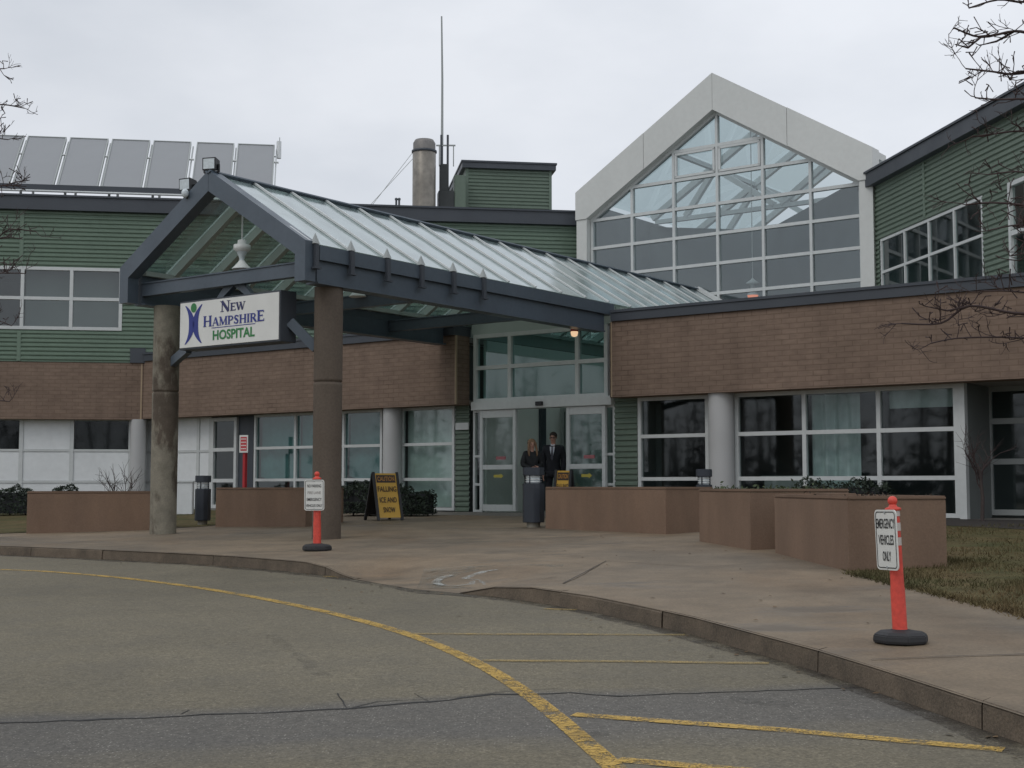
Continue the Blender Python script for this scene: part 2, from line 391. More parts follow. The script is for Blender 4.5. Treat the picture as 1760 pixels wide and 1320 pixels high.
PER = .113
def siding(mb, F, s0, s1, z0, z1, n):
    prof = [(0, 0.0), (.02, -.03), (.066, -.03), (.09, 0.0)]
    rows = []; k = math.floor(z0 / PER) - 1
    while k * PER < z1:
        for dz, dn in prof: rows.append((k * PER + dz, dn))
        k += 1
    rows.append((k * PER, 0.0))
    out = []
    for (za, na), (zb, nb) in zip(rows, rows[1:]):
        if zb <= z0 or za >= z1: continue
        a = max(za, z0); b = min(zb, z1); t = lambda z: na + (nb - na) * (z - za) / (zb - za)
        out.append((a, t(a), b, t(b)))
    for a, na, b, nb in out:
        mb.quad(F.P(s0, n + na, a), F.P(s1, n + na, a), F.P(s1, n + nb, b), F.P(s0, n + nb, b))
def window(par, F, ss, zs, n, fw=.06, fd=.1, glass=None, fmat=None, name='window', hz=None, noglass=()):
    mb = MB()
    for i, s in enumerate(ss): mb.fbox(F, s - fw / 2, s + fw / 2, n - fd / 2, n + fd / 2, zs[0] - fw / 2, zs[-1] + fw / 2)
    for a, b in zip(ss, ss[1:]):
        for z in zs: mb.fbox(F, a + fw / 2, b - fw / 2, n - fd / 2 + .004, n + fd / 2 - .004, z - fw / 2, z + fw / 2)
    fo = mesh_obj(name, mb, fmat or m_alum, par)
    g = MB()
    for i, (a, b) in enumerate(zip(ss, ss[1:])):
        for j, (c, d) in enumerate(zip(zs, zs[1:])):
            if (i, j) in noglass: continue
            g.quad(F.P(a + fw / 2, n + .01, c + fw / 2), F.P(b - fw / 2, n + .01, c + fw / 2), F.P(b - fw / 2, n + .01, d - fw / 2), F.P(a + fw / 2, n + .01, d - fw / 2))
    if g.v: mesh_obj('pane', g, glass or g_win, fo)
    return fo

# ------------------------------------------------------------------ camera, sky, sun
cd = bpy.data.cameras.new('Camera'); cam = bpy.data.objects.new('Camera', cd); COL.objects.link(cam)
cd.sensor_width = 36; cd.lens = 36 * FPX / 1760; cd.clip_end = 2000
cam.location = (0, 0, CZ); cam.rotation_euler = (PI / 2 + PHI, 0, 0); SC.camera = cam
SUN_EL, SUN_AZ = R(48), R(222)
w = bpy.data.worlds.new('World'); SC.world = w; w.use_nodes = True
nt = w.node_tree; nt.nodes.clear(); out = nt.nodes.new('ShaderNodeOutputWorld')
sky = nt.nodes.new('ShaderNodeTexSky'); sky.sky_type = 'NISHITA'; sky.sun_disc = False; sky.sun_elevation = SUN_EL; sky.sun_rotation = SUN_AZ
bg1 = nt.nodes.new('ShaderNodeBackground'); lk(nt, sky.outputs[0], bg1.inputs[0]); bg1.inputs[1].default_value = .06
tc = nt.nodes.new('ShaderNodeTexCoord'); mp = nt.nodes.new('ShaderNodeMapping'); mp.inputs['Scale'].default_value = (1, 1, 2.2)
lk(nt, tc.outputs['Generated'], mp.inputs[0])
n1 = noise(nt, mp.outputs[0], 2.3, 6, .5); n2 = noise(nt, mp.outputs[0], 6.5, 5, .5)
cl = mth(nt, 'ADD', mth(nt, 'MULTIPLY', n1, .7), mth(nt, 'MULTIPLY', n2, .3))
ccol = mixc(nt, rng(nt, cl, .36, .62, 0, 1), (.64, .68, .745), (.83, .86, .915))
sep = nt.nodes.new('ShaderNodeSeparateXYZ'); lk(nt, tc.outputs['Generated'], sep.inputs[0])
ccol = scalec(nt, ccol, rng(nt, sep.outputs[2], .3, 1, 1.0, 1.25))
ccol = scalec(nt, ccol, rng(nt, sep.outputs[0], -.5, .35, .9, 1.02))
bg2 = nt.nodes.new('ShaderNodeBackground'); lk(nt, ccol, bg2.inputs[0]); bg2.inputs[1].default_value = 1.05
mx = nt.nodes.new('ShaderNodeMixShader'); mx.inputs[0].default_value = .93
lk(nt, bg1.outputs[0], mx.inputs[1]); lk(nt, bg2.outputs[0], mx.inputs[2]); lk(nt, mx.outputs[0], out.inputs[0])
sd = bpy.data.lights.new('Sun', 'SUN'); so = bpy.data.objects.new('Sun', sd); COL.objects.link(so)
sd.energy = .5; sd.angle = R(22); sd.color = (1, .965, .91)
so.rotation_euler = Vector((math.sin(SUN_AZ) * math.cos(SUN_EL), math.cos(SUN_AZ) * math.cos(SUN_EL), math.sin(SUN_EL))).to_track_quat('Z', 'Y').to_euler()
vs = SC.view_settings; vs.view_transform = 'Standard'; vs.look = 'None'; vs.gamma = 1; vs.exposure = 0
SC.cycles.max_bounces = 8; SC.cycles.transparent_max_bounces = 24

# ------------------------------------------------------------------ ground, drive, pavement, kerb
KERB = [(-60, 6.0), (-40, 8.4), (-30, 10.2), (-24, 11.15), (-20, 11.72), (-18, 11.86), (-16, 11.93), (-14.5, 11.93), (-13.2, 11.86), (-12.0, 11.66), (-11.2, 11.46), (-10.5, 11.22), (-9.9, 10.98), (-9.2, 10.7),
        (-8.5, 10.58), (-8.0, 10.5), (-7.4, 10.3), (-6.5, 9.93), (-5.8, 9.52), (-5.0, 9.02), (-4.3, 8.5), (-3.5, 7.9), (-3.0, 7.48), (-2.4, 6.95), (-1.85, 6.46), (-1.2, 5.85), (0, 4.6), (1.5, 2.6), (3, .1), (5, -4), (8, -12), (12, -26)]
def refine(pts, step):
    o = []
    for (a, b), (c, d) in zip(pts, pts[1:]):
        L = math.hypot(c - a, d - b); n = max(1, int(L / step)) if -26 < a < 2 else 1
        o += [(a + (c - a) * i / n, b + (d - b) * i / n) for i in range(n)]
    return o + [pts[-1]]
KR = refine(KERB, .35)
def sst(a, b, x): t = max(0, min(1, (x - a) / (b - a))); return t * t * (3 - 2 * t)
def dip(u): return sst(-11.6, -10.4, u) * (1 - sst(-8.5, -7.7, u))
KH = .135
mb = MB()   # asphalt drive: from the kerb foot outward
for (a, b), (c, d) in zip(KR, KR[1:]):
    cuts = [0, .25, .5, .75, 1]
    for k0, k1 in zip(cuts, cuts[1:]):
        p = []
        for (u, v, k) in ((a, b + .1, k0), (a, b + .1, k1), (c, d + .1, k1), (c, d + .1, k0)):
            if k >= .5: vv = -2 + (k - .5) * 2 * -60 if v > -2 else v - 60 * k
            else: vv = v + (-2 - v) * k * 2 if v > -2 else v - 60 * k
            p.append(FM.P(u, vv, slope_z(vv) - KH))
        mb.quad(*p)
_a, _b = ground_at(0, 1243, -KH), ground_at(1478, 1182, -KH); _ang = math.atan2(_b.y - _a.y, _b.x - _a.x)
_off = -_a.x * math.sin(_ang) + _a.y * math.cos(_ang)
m_asph = asphalt_mat('old_asphalt', (.150, .130, .089), (.24, .21, .16), .7, (_ang, _off, 1.5))
struct('parking_lot', mb, m_asph)
CR = [(-300, 1251), (-120, 1248), (0, 1243), (180, 1237), (350, 1229), (480, 1224), (600, 1218), (740, 1206), (850, 1194), (900, 1194), (980, 1191), (1060, 1198), (1190, 1192), (1330, 1187), (1400, 1185), (1478, 1182)]
def ribbon(mb, pts, w, dz, jit=0.0):
    """flat band of width w laid on the drive along ground points"""
    pts = [Vector(p) for p in pts]; L = []
    for i, p in enumerate(pts):
        d = pts[min(i + 1, len(pts) - 1)] - pts[max(i - 1, 0)]; d.z = 0; d.normalize()
        s = Vector((-d.y, d.x, 0)); ww = w * (1 + random.uniform(-jit, jit))
        L.append([Vector((q.x, q.y, gz(q.x, q.y) + dz)) for q in (p + s * ww / 2, p - s * ww / 2)])
    for a, b in zip(L, L[1:]): mb.quad(a[0], a[1], b[1], b[0])
def gline(pts, step=.12, wob=0.0):
    P = [ground_at(x, y, -KH) for x, y in pts]; o = []
    for a, b in zip(P, P[1:]):
        n = max(1, int((b - a).length / step))
        o += [a.lerp(b, i / n) + Vector((random.uniform(-wob, wob), random.uniform(-wob, wob), 0)) for i in range(n)]
    return o + [P[-1]]
def spline(pts, n=6):
    o = []
    for i in range(len(pts) - 1):
        p0 = pts[max(i - 1, 0)]; p1 = pts[i]; p2 = pts[i + 1]; p3 = pts[min(i + 2, len(pts) - 1)]
        for k in range(n):
            t = k / n
            o.append(tuple(.5 * (2 * b + (c - a) * t + (2 * a - 5 * b + 4 * c - d) * t * t + (-a + 3 * b - 3 * c + d) * t ** 3) for a, b, c, d in zip(p0, p1, p2, p3)))
    return o + [pts[-1]]
mb = MB(); ribbon(mb, gline(CR[1:], .1, .018), .026, -KH + .0025, .5)
for c in ([(600, 1218), (650, 1206), (760, 1201), (860, 1190), (960, 1183)], [(310, 1228), (325, 1221)], [(595, 1218), (590, 1205), (580, 1192)], [(735, 1206), (722, 1198), (712, 1192)], [(1400, 1105), (1425, 1112)]):
    ribbon(mb, gline(c, .1, .006), .006, -KH + .003, .6)
struct('pavement_crack', mb, m_crack)
mb = MB()
for a, w_ in (([(462, 1092), (500, 1118), (535, 1146), (562, 1166)], .09), ([(1255, 1203), (1300, 1207), (1365, 1212)], .16), ([(980, 1262), (1040, 1268)], .2)): ribbon(mb, gline(a, .1, .03), w_, -KH + .0045, .45)
struct('oil_stain', mb, worn_paint('oil_stain', (.075, .068, .055), .46, .95))
YL = [(-260, 975), (-100, 976), (20, 980), (100, 984), (240, 997), (400, 1020), (560, 1052), (680, 1084), (760, 1113), (840, 1151), (897, 1187), (950, 1227), (1010, 1279), (1060, 1324), (1110, 1372)]
mb = MB(); ribbon(mb, gline(spline(YL), .15), .105, -KH + .004, .012); struct('road_marking_arc', mb, m_yel)
mb = MB()
ribbon(mb, gline([(985, 1229), (1350, 1256), (1725, 1290)]), .10, -KH + .005, .012)
ribbon(mb, gline([(1062, 1307), (1240, 1322), (1500, 1345)]), .10, -KH + .005, .012)
struct('road_marking_bar', mb, m_yel)
mb = MB()
ribbon(mb, gline([(828, 1136), (1100, 1138), (1322, 1141)]), .085, -KH + .005, .012)
ribbon(mb, gline([(705, 1090), (950, 1091), (1178, 1092)]), .085, -KH + .005, .012)
ribbon(mb, gline([(936, 1047), (990, 1049)]), .08, -KH + .005)
ribbon(mb, gline([(556, 991), (614, 993)]), .09, -KH + .005)
struct('road_marking_faded', mb, m_yel2)
# pavement sheet with a dropped kerb in front of the doors
mb = MB(); rows = [.012, .35, .7, 1.1, 1.6, 2.2, 3.0]
def walk_pt(u, vk, k):
    if k < len(rows): d = rows[k]; v = vk + d
    else: d = 9; v = [None, 22.0, 40.0][k - len(rows) + 1] if vk + 3.5 < 22 else vk + 20
    return FM.P(u, v, slope_z(v) - .003 - dip(u) * (KH - .006) * (1 - sst(0, 2.0, d)))
for (a, b), (c, d) in zip(KR, KR[1:]):
    if a < -41: continue
    for k in range(len(rows)):
        mb.quad(walk_pt(a, b, k), walk_pt(a, b, k + 1), walk_pt(c, d, k + 1), walk_pt(c, d, k))
struct('sidewalk', mb, m_walk)
mb = MB()   # granite kerb stones
i = 0; nst = 0
while i < len(KR) - 1:
    L = 0; j = i; tgt = random.choice((1.1, 1.5, 1.9, 2.3))
    while j < len(KR) - 1 and L < tgt: L += math.hypot(KR[j + 1][0] - KR[j][0], KR[j + 1][1] - KR[j][1]); j += 1
    du, dv = 0, random.uniform(-.008, .008)
    for q in range(i, j):
        (a, b), (c, d) = KR[q], KR[q + 1]
        if c > 6 or a < -41: continue
        if q == j - 1: c -= (c - a) * .025; d -= (d - b) * .025
        da, dc = 1 - dip(a), 1 - dip(c)
        if da < .02 and dc < .02: continue
        P = []
        for (u, v, dd) in ((a, b, da), (c, d, dc)):
            z0 = slope_z(v) - KH - .05; z1 = slope_z(v) - KH + .012 + (KH - .010 + dv * .3) * dd
            P.append([FM.P(u, v + dv, z0), FM.P(u, v + dv + .012, z1 - .02), FM.P(u, v + dv + .035, z1), FM.P(u, v + .17, z1), FM.P(u, v + .17, z0)])
        A, B = P
        for k in range(4):
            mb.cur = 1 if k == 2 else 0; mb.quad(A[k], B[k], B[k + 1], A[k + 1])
        mb.cur = 0
        if q == i: mb.poly(A)
        if q == j - 1: mb.poly(B)
    i = j
struct('kerb', mb, [m_kerb, m_walk])  # dark face colour holds grime and the lesser light there; tops stay paler
mb = MB(); L = []
for u, v in KR:
    if -26 < u < 2.5:
        w_ = .10 + .10 * abs(math.sin(u * 2.3) * math.sin(u * .9)) + random.uniform(0, .05); L.append((FM.P(u, v + .02, slope_z(v) - KH + .0035), FM.P(u, v - w_, slope_z(v - w_) - KH + .0035)))
for a, b in zip(L, L[1:]): mb.quad(a[0], b[0], b[1], a[1])
struct('gutter_grime', mb, worn_paint('gutter_dirt', (.055, .043, .030), .44, .60))
mb = MB()
for _ in range(170):
    if random.random() < .6: u, v = random.choice([q for q in KR if -18 < q[0] < 1]); u += random.gauss(0, .1); v -= abs(random.gauss(.05, .22)); z = slope_z(v) - KH + .006
    else: u, v = random.uniform(-12, -1.5), random.uniform(9, 17); z = slope_z(v) + .006; 
    kv = min(KR, key=lambda q: abs(q[0] - u))[1]
    if v > kv and v < kv + 2.2 and dip(u) > 0: continue
    if kv - .05 < v < kv + .2: continue
    if v < kv: z = slope_z(v) - KH + .006
    else: z = slope_z(v) + .005
    c = FM.P(u, v, z); a = random.uniform(0, 2 * PI); s = random.uniform(.012, .03); d = Vector((math.cos(a), math.sin(a), 0)) * s; e = Vector((-math.sin(a), math.cos(a), 0)) * s * .55
    mb.add([c - d, c + e + Vector((0, 0, .006)), c + d + Vector((0, 0, .004)), c - e], [(0, 1, 2, 3)])
struct('fallen_leaves', mb, MAT('dead_leaf', (.12, .075, .035), .8, .5, 5), 'stuff', False)
mb = MB()
def wj(pts, wd=.012):
    P = [ground_at(x, y) for x, y in pts]; o = []
    for a, b in zip(P, P[1:]):
        n = max(1, int((b - a).length / .3)); o += [a.lerp(b, i / n) for i in range(n)]
    ribbon(mb, o + [P[-1]], wd, .004, .4)
wj([(1497, 1134), (1620, 1129), (1900, 1121)], .02); wj([(968, 1003), (1005, 984), (1042, 964)], .014)
wj([(1040, 964), (1205, 975), (1335, 966)], .010); wj([(300, 926), (500, 930), (640, 920)], .010)
struct('pavement_joint', mb, m_joint)
# faded access symbol on the ramp
mb = MB()
def rp(x, y, dz):
    p = ground_at(x, y, -.06); u, v = uv_of(p)
    return Vector((p.x, p.y, slope_z(v) - .003 - dip(u) * (KH - .006) * (1 - sst(0, 2.0, v - 10.9)) + dz))
for y0, y1 in ((978, 984), (984, 990), (990, 996), (996, 1001)):
    for k in range(8):
        x0 = 722 + k * 30; x1 = x0 + 30; mb.quad(rp(x0 - (y0 - 990) * .6, y0, .012), rp(x1 - (y0 - 990) * .6, y0, .012), rp(x1 - (y1 - 990) * .6, y1, .012), rp(x0 - (y1 - 990) * .6, y1, .012))
struct('ramp_paint_patch', mb, m_blu)
mb = MB()
def rline(pts, w):
    P = [rp(x, y, .02) for x, y in pts]; P2 = []
    for a, b in zip(P, P[1:]): P2 += [a.lerp(b, i / 4) for i in range(4)]
    P2.append(P[-1]); L = []
    for i, p in enumerate(P2):
        d = P2[min(i + 1, len(P2) - 1)] - P2[max(i - 1, 0)]; d.z = 0; d.normalize(); s = Vector((-d.y, d.x, 0)) * w / 2; L.append((p + s, p - s))
    for a, b in zip(L, L[1:]): mb.quad(a[0], a[1], b[1], b[0])
rline([(775, 986), (757, 989), (748, 993), (757, 997), (785, 998), (812, 996), (818, 992)], .09)
rline([(855, 983), (832, 984), (800, 990), (830, 992), (838, 998)], .1); rline([(812, 986), (842, 988)], .07)
struct('road_marking_access_symbol', mb, m_wht)
# lawns
def sheet(name, pts, mat, dz):
    mb = MB(); mb.poly([Vector((p.x, p.y, gz(p.x, p.y) + dz)) for p in pts]); return struct(name, mb, mat)
LR = [ground_at(x, y) for x, y in ((1462, 986), (1560, 1009), (1660, 1033), (1760, 1057), (1900, 1096), (2100, 1160))]
lawnR = LR + [FM.P(8, 9, 0), FM.P(8, 22.9, 0), FM.P(-9.0, 22.9, 0), FM.P(-7.0, 15.4, 0)]
sheet('lawn', lawnR, m_grass, .006)
LL = [ground_at(-260, 921), ground_at(0, 917), ground_at(250, 908), ground_at(335, 906), ground_at(368, 903)]
lawnL = LL + [Vector((-5.2, 31.0, 0)), FA.P(-.1, .2, 0), FA.P(-12, .2, 0)]
sheet('lawn_bed', lawnL, m_grass, .006)
sheet('mulch_bed', [ground_at(1600, 903), ground_at(1900, 918), FM.P(1, 22.6, 0), FM.P(1, 23.0, 0), FM.P(-8.6, 23.05, 0)], m_mulch, .012)
mb = MB()
for v0, v1 in ((-120, -2), (-2, V0), (V0, 160)):
    mb.quad(*[FM.P(u, v, slope_z(v) - KH - .03) for u, v in ((-160, v0), (160, v0), (160, v1), (-160, v1))])
struct('ground', mb, m_far)

g_black = GLASS('unlit_window_glass', (.4, .46, .46), .03)
# ------------------------------------------------------------------ left two-storey wing
NW = 23.2
FLOOR = 0.0
wing = thing('two_storey_wing', 'two-storey green corrugated wing with brown brick band behind the canopy at left', 'building', FA.P(-4, .3, 0))
zc0, zc1 = 7.78, 8.13
sw = (-7.5, -.61); zwb, zwt = 4.68, 6.25
mb = MB()
siding(mb, FA, -12, sw[0], 3.8, zc0, 0); siding(mb, FA, sw[0], sw[1], zwt + .03, zc0, 0); siding(mb, FA, sw[0], sw[1], 3.8, zwb - .03, 0)
siding(mb, FA, sw[1], 11.9, 3.8, zc0, 0)
mesh_obj('siding', mb, m_green, wing)
mb = MB(); s_j = FA.S(38, 400)
for s, z0, z1 in ((s_j, zwt + .1, zc0), (s_j + 8.8, 3.9, zc0), (s_j, 3.81, zwb - .1), (11.8, 3.9, zc0)):
    mb = MB(); mb.fbox(FA, s - .05, s + .05, -.036, -.002, z0, z1); mesh_obj('siding_trim', mb, m_green, wing)
mb = MB(); mb.fbox(FA, -12, 12.05, -.16, .3, zc0, zc1); mb.fbox(FA, -12, 12.09, -.2, .34, zc1, zc1 + .05); mesh_obj('roof_fascia', mb, m_navyd, wing)
mb = MB(); mb.fbox(FA, -12, 11.85, .31, 14, zc1 - .5, zc1 - .3); mesh_obj('roof', mb, m_roofm, wing)
mb = MB(); mb.fbox(FA, -12, .004, -.004, .5, 2.30, 3.79); mesh_obj('brick_band', mb, m_brick, wing)
mb = MB(); mb.fbox(FA, -.34, .05, -.05, .3, 3.795, 4.18); mesh_obj('fascia_end_cap', mb, m_navyd, wing)
s1 = FA.S(40, 500); s2 = FA.S(123, 500); s3 = FA.S(208, 500)
window(wing, FA, [-7.45, -6.1, -4.75, s1 - .02, s2, s3], [zwb, 5.46, zwt], .02, .085, .12, g_win, m_alum, 'window_band')
mb = MB()
mb.quad(FA.P(s1, .35, 4.5), FA.P(s3, .35, 4.5), FA.P(s3, .35, 6.4), FA.P(s1, .35, 6.4)); mesh_obj('blind', mb, MAT('grey_blind', (.17, .185, .18), .8, .3, .5), wing)
# ground floor of the wing: white panels and dark high windows behind a recess
NP = .32
mb = MB(); ms = MB()
cols = [FA.S(x, 780, NP) for x in (-190, -95, 0 - 60, 36, 123, 224)]
zr = [0.0, FA.Z(100, 828, NP), FA.Z(100, 774, NP), 2.31]
fw_ = .05
for i, (a, b) in enumerate(zip(cols, cols[1:])):
    for j, (c, d) in enumerate(zip(zr, zr[1:])):
        if j == 2 and i in (0, 2, 4): continue
        mb.fbox(FA, a + fw_, b - fw_, NP, NP + .06, c + fw_ * .6, d - fw_ * .6)
mesh_obj('white_wall_panel', mb, m_white, wing, .006)
mb = MB()
for s in cols: mb.fbox(FA, s - fw_, s + fw_, NP - .03, NP + .12, 0, 2.31)
for a, b in zip(cols, cols[1:]):
    for z in zr: mb.fbox(FA, a + fw_, b - fw_, NP - .02, NP + .11, z - .03, z + .03)
mesh_obj('panel_frame', mb, m_alum, wing)
for i in (0, 2, 4):
    mb = MB(); mb.quad(*[FA.P(s, NP + .05, z) for s, z in ((cols[i] + fw_, zr[2]), (cols[i + 1] - fw_, zr[2]), (cols[i + 1] - fw_, 2.3), (cols[i] + fw_, 2.3))])
    mesh_obj('high_window', mb, g_black, wing)
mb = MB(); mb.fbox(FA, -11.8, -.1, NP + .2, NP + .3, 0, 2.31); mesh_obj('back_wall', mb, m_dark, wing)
sc = FA.S(237, 780, .18); mb = MB(); mb.tube([FA.P(sc, .14, -.3), FA.P(sc, .14, 2.31)], .2, 20); mesh_obj('round_column', mb, m_rcol, wing)
mb = MB(); mb.fbox(FA, -12, 11.8, 12, 12.1, 0, 7.7); mb.fbox(FA, -12, -11.9, .52, 12, -.2, 7.7); mb.fbox(FA, -11.8, 11.8, .5, 11.9, 4.0, 4.1); mesh_obj('inner_wall', mb, m_int, wing)

# ------------------------------------------------------------------ brick front block with the entrance
blk = thing('brick_front_block', 'single-storey brown brick block with the glazed sliding entrance and dark roof edge', 'building', FM.P(-12, 23, 0))
UB0, UB1, UR0, UR1 = -28.87, -18.315, -14.34, 3.2
ZB0, ZB1 = 2.325, 3.835
mb = MB(); mb.fbox(FM, UB0 + .01, UB1, VW, VW + .48, ZB0, ZB1); mesh_obj('brick_band', mb, m_brick, blk)
mb = MB(); mb.fbox(FM, UR0, UR1, VW, VW + .48, ZB0, ZB1)
mb.prism([FM.P(UR0 - .001, VW + .012, ZB0 + .004), FM.P(UR0 - .11, VW + .12, ZB0 + .004), FM.P(UR0 - .11, VW + .47, ZB0 + .004), FM.P(UR0 - .001, VW + .47, ZB0 + .004)], (0, 0, ZB1 - ZB0 - .008)); mesh_obj('brick_band', mb, m_brick, blk)
m_bead = MAT('pale_mortar_edge', (.36, .27, .18), .8)
for a, b in ((UR0 - .004, UR0 + .022), (UB1 - .022, UB1 + .004)):
    mb = MB(); mb.fbox(FM, a, b, VW - .006, VW + .05, ZB0 + .005, ZB1 - .003); mesh_obj('corner_bead', mb, m_bead, blk)
mb = MB(); mb.fbox(FA, -.06, -.02, -.012, .05, 2.31, 3.78); mesh_obj('corner_bead', mb, m_bead, wing)
def cap(u0, u1):
    mb = MB(); mb.fbox(FM, u0, u1, VW - .05, VW + .55, ZB1 + .003, ZB1 + .17); mb.fbox(FM, u0, u1, VW - .075, VW + .57, ZB1 + .173, ZB1 + .225)
    return mesh_obj('roof_edge', mb, m_navyd, blk)
cap(UB0 + .05, UB1 - .02); cap(UR0 + .02, UR1)
mb = MB(); mb.fbox(FM, -24, UB1 - .1, VW + .6, 31, 3.72, 3.84); mb.fbox(FM, UR0 + .1, UR1, VW + .6, 31, 3.72, 3.84); mesh_obj('flat_roof', mb, m_roofm, blk)
mb = MB(); mb.fbox(FM, UB0 + .6, UB1, VW + .484, NW + .3, 2.34, 2.44); mb.fbox(FM, UR0, UR1, VW + .484, NW + 1.6, 2.34, 2.44); mesh_obj('soffit', mb, m_soff, blk)
# interiors
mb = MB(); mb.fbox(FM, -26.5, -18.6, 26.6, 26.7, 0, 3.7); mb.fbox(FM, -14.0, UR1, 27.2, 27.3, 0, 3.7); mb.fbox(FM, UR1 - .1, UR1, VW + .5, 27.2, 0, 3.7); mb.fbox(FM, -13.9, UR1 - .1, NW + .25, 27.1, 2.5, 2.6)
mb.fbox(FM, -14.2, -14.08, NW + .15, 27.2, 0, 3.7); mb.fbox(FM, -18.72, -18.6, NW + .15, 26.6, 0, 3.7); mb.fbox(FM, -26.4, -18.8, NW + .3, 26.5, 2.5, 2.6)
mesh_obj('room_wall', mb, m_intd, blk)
mb = MB(); mb.fbox(FM, -27, UR1, NW - .12, 30.4, -.2, 0.0); mesh_obj('floor_slab', mb, MAT('floor_tile', (.2, .19, .17), .5), blk)
# left of entrance: panels, door, papered windows, column
mb = MB()
uA, uB, uC, uD = [FM.S(x, 790, NW) for x in (250, 341, 362, 406)]
zz = [0, FM.Z(360, 828, NW), FM.Z(360, 775, NW), 2.33]
for c, d in zip(zz, zz[1:]):
    mb.fbox(FM, uA, uB - .05, NW, NW + .05, c + .03, d - .03); mb.fbox(FM, uB + .05, uC, NW, NW + .05, c + .03, d - .03)
mesh_obj('white_wall_panel', mb, m_white, blk, .005)
mb = MB()
for u in (uA, uB, uC): mb.fbox(FM, u - .05, u + .05, NW - .03, NW + .1, 0, 2.335)
for z in zz: mb.fbox(FM, uA + .05, uB - .05, NW - .02, NW + .09, z - .03, z + .03); mb.fbox(FM, uB + .05, uC - .05, NW - .02, NW + .09, z - .03, z + .03)
mesh_obj('panel_frame', mb, m_alum, blk)
dr = window(blk, FM, [uC + .1, uD], [.05, FM.Z(385, 826, NW), FM.Z(385, 773, NW), 2.25], NW, .09, .1, g_dark, m_alum, 'side_door')
mb = MB(); mb.fbox(FM, uD + .05, FM.S(434, 790, NW), NW + .02, NW + .1, 0, 2.33); mesh_obj('dark_wall_panel', mb, m_navyd, blk)
zs_ = [.06, FM.Z(720, 824, NW), FM.Z(720, 764, NW), 2.30]
us = [FM.S(x, 790, NW) for x in (440, 509, 592, 657)]
window(blk, FM, us, zs_, NW, .065, .1, g_teal, m_alum)
us2 = [FM.S(x, 790, NW) for x in (692, 781)]
window(blk, FM, us2, zs_, NW, .065, .1, g_win, m_alum)
def drape(mb, F, s0, s1, n, z0, z1, wave=.03, per=.22, sag=0.0):
    k = max(2, int((s1 - s0) / .03)); L = []
    for i in range(k + 1):
        s = s0 + (s1 - s0) * i / k; dn = wave * math.sin(s / per * 2 * PI) + wave * .5 * math.sin(s / per * 5.1)
        zb = z0 + sag * (math.sin(PI * (s - s0) / (s1 - s0)) * .5)
        L.append((F.P(s, n + dn, zb), F.P(s, n + dn, z1)))
    for a, b in zip(L, L[1:]): mb.quad(a[0], b[0], b[1], a[1])
mb = MB()
for a, b in zip(us, us[1:]):
    drape(mb, FM, a + .03, b - .03, NW + .14, .8, 1.5, .018, .5, -.25); drape(mb, FM, a + .03, b - .03, NW + .17, 1.25, 2.3, .012, .7)
mesh_obj('window_cover', mb, m_teal, blk, 0, False)
mb = MB(); drape(mb, FM, us2[0] + .03, us2[1] - .03, NW + .16, 0.1, 2.3, .012, .8); mesh_obj('window_cover', mb, m_curt, blk, 0, False)
uc = FM.S(674, 790, NW - .2); mb = MB(); mb.tube([FM.P(uc, NW - .2, -.2), FM.P(uc, NW - .2, 2.34)], .215, 24); mesh_obj('round_column', mb, m_rcol, blk)
mb = MB(); ue0, ue1 = us2[1] + .05, FM.S(808, 790, NW)
siding(mb, FM, ue0, ue1, 0, 2.33, NW - .01); mesh_obj('siding_strip', mb, m_green2, blk)
mb = MB(); mb.fbox(FM, FM.S(783.5, 735, NW - .06), FM.S(806, 735, NW - .06), NW - .08, NW - .055, FM.Z(795, 739, NW), FM.Z(795, 727, NW)); pl = mesh_obj('wall_plaque', mb, m_alum, blk, .004)
# right of entrance
uf0, uf1 = FM.S(1058, 760, NW), FM.S(1097, 760, NW)
mb = MB(); siding(mb, FM, uf0, uf1, 0, 2.33, NW - .01); mesh_obj('siding_strip', mb, m_green2, blk)
zr_ = [.06, FM.Z(1160, 823, NW), FM.Z(1160, 749, NW), 2.29]
window(blk, FM, [FM.S(x, 760, NW) for x in (1101, 1217)], zr_, NW, .07, .1, g_dark, m_alum)
ur = [FM.S(x, 760, NW) for x in (1268, 1384, 1512, 1645)]
window(blk, FM, ur, zr_, NW, .075, .1, g_dark, m_alum)
uc = FM.S(1240, 760, NW - .2); mb = MB(); mb.tube([FM.P(uc, NW - .2, -.2), FM.P(uc, NW - .2, 2.34)], .245, 28); mesh_obj('round_column', mb, m_rcol, blk)
mb = MB(); drape(mb, FM, ur[1] + .02, FM.S(1478, 700, NW + .3), NW + .3, .1, 2.25, .04, .24); mesh_obj('curtain', mb, m_curt, blk, 0, False)
mb = MB(); drape(mb, FM, FM.S(1110, 700, NW + .8), FM.S(1135, 700, NW + .8), NW + .8, .1, 2.25, .03, .2); mesh_obj('curtain', mb, m_intd, blk, 0, False)
mb = MB(); mb.fbox(FM, ur[0] + .3, ur[1] - .02, NW + .5, NW + 1.1, .02, .72); mb.fbox(FM, ur[0] + .25, ur[1], NW + .45, NW + 1.15, .723, .76); mesh_obj('counter', mb, m_int, blk)
mb = MB(); mb.fbox(FM, ur[2] + .1, ur[3] - .05, NW + .25, NW + .3, 1.95, 2.28); mesh_obj('window_valance', mb, m_curt, blk)
ucn = ur[3] + .10
mb = MB(); mb.fbox(FM, ur[3] + .04, ucn + .06, NW - .06, NW + .1, 0, 2.335); mesh_obj('corner_post', mb, m_alum, blk)
window(blk, FM, [ucn + .04, ucn + 1.5, ucn + 3, ucn + 4.5, ucn + 6], [.1, 1.0, 1.72, 2.3], NW + 1.35, .1, .1, g_dark, m_alumd, 'recessed_window')
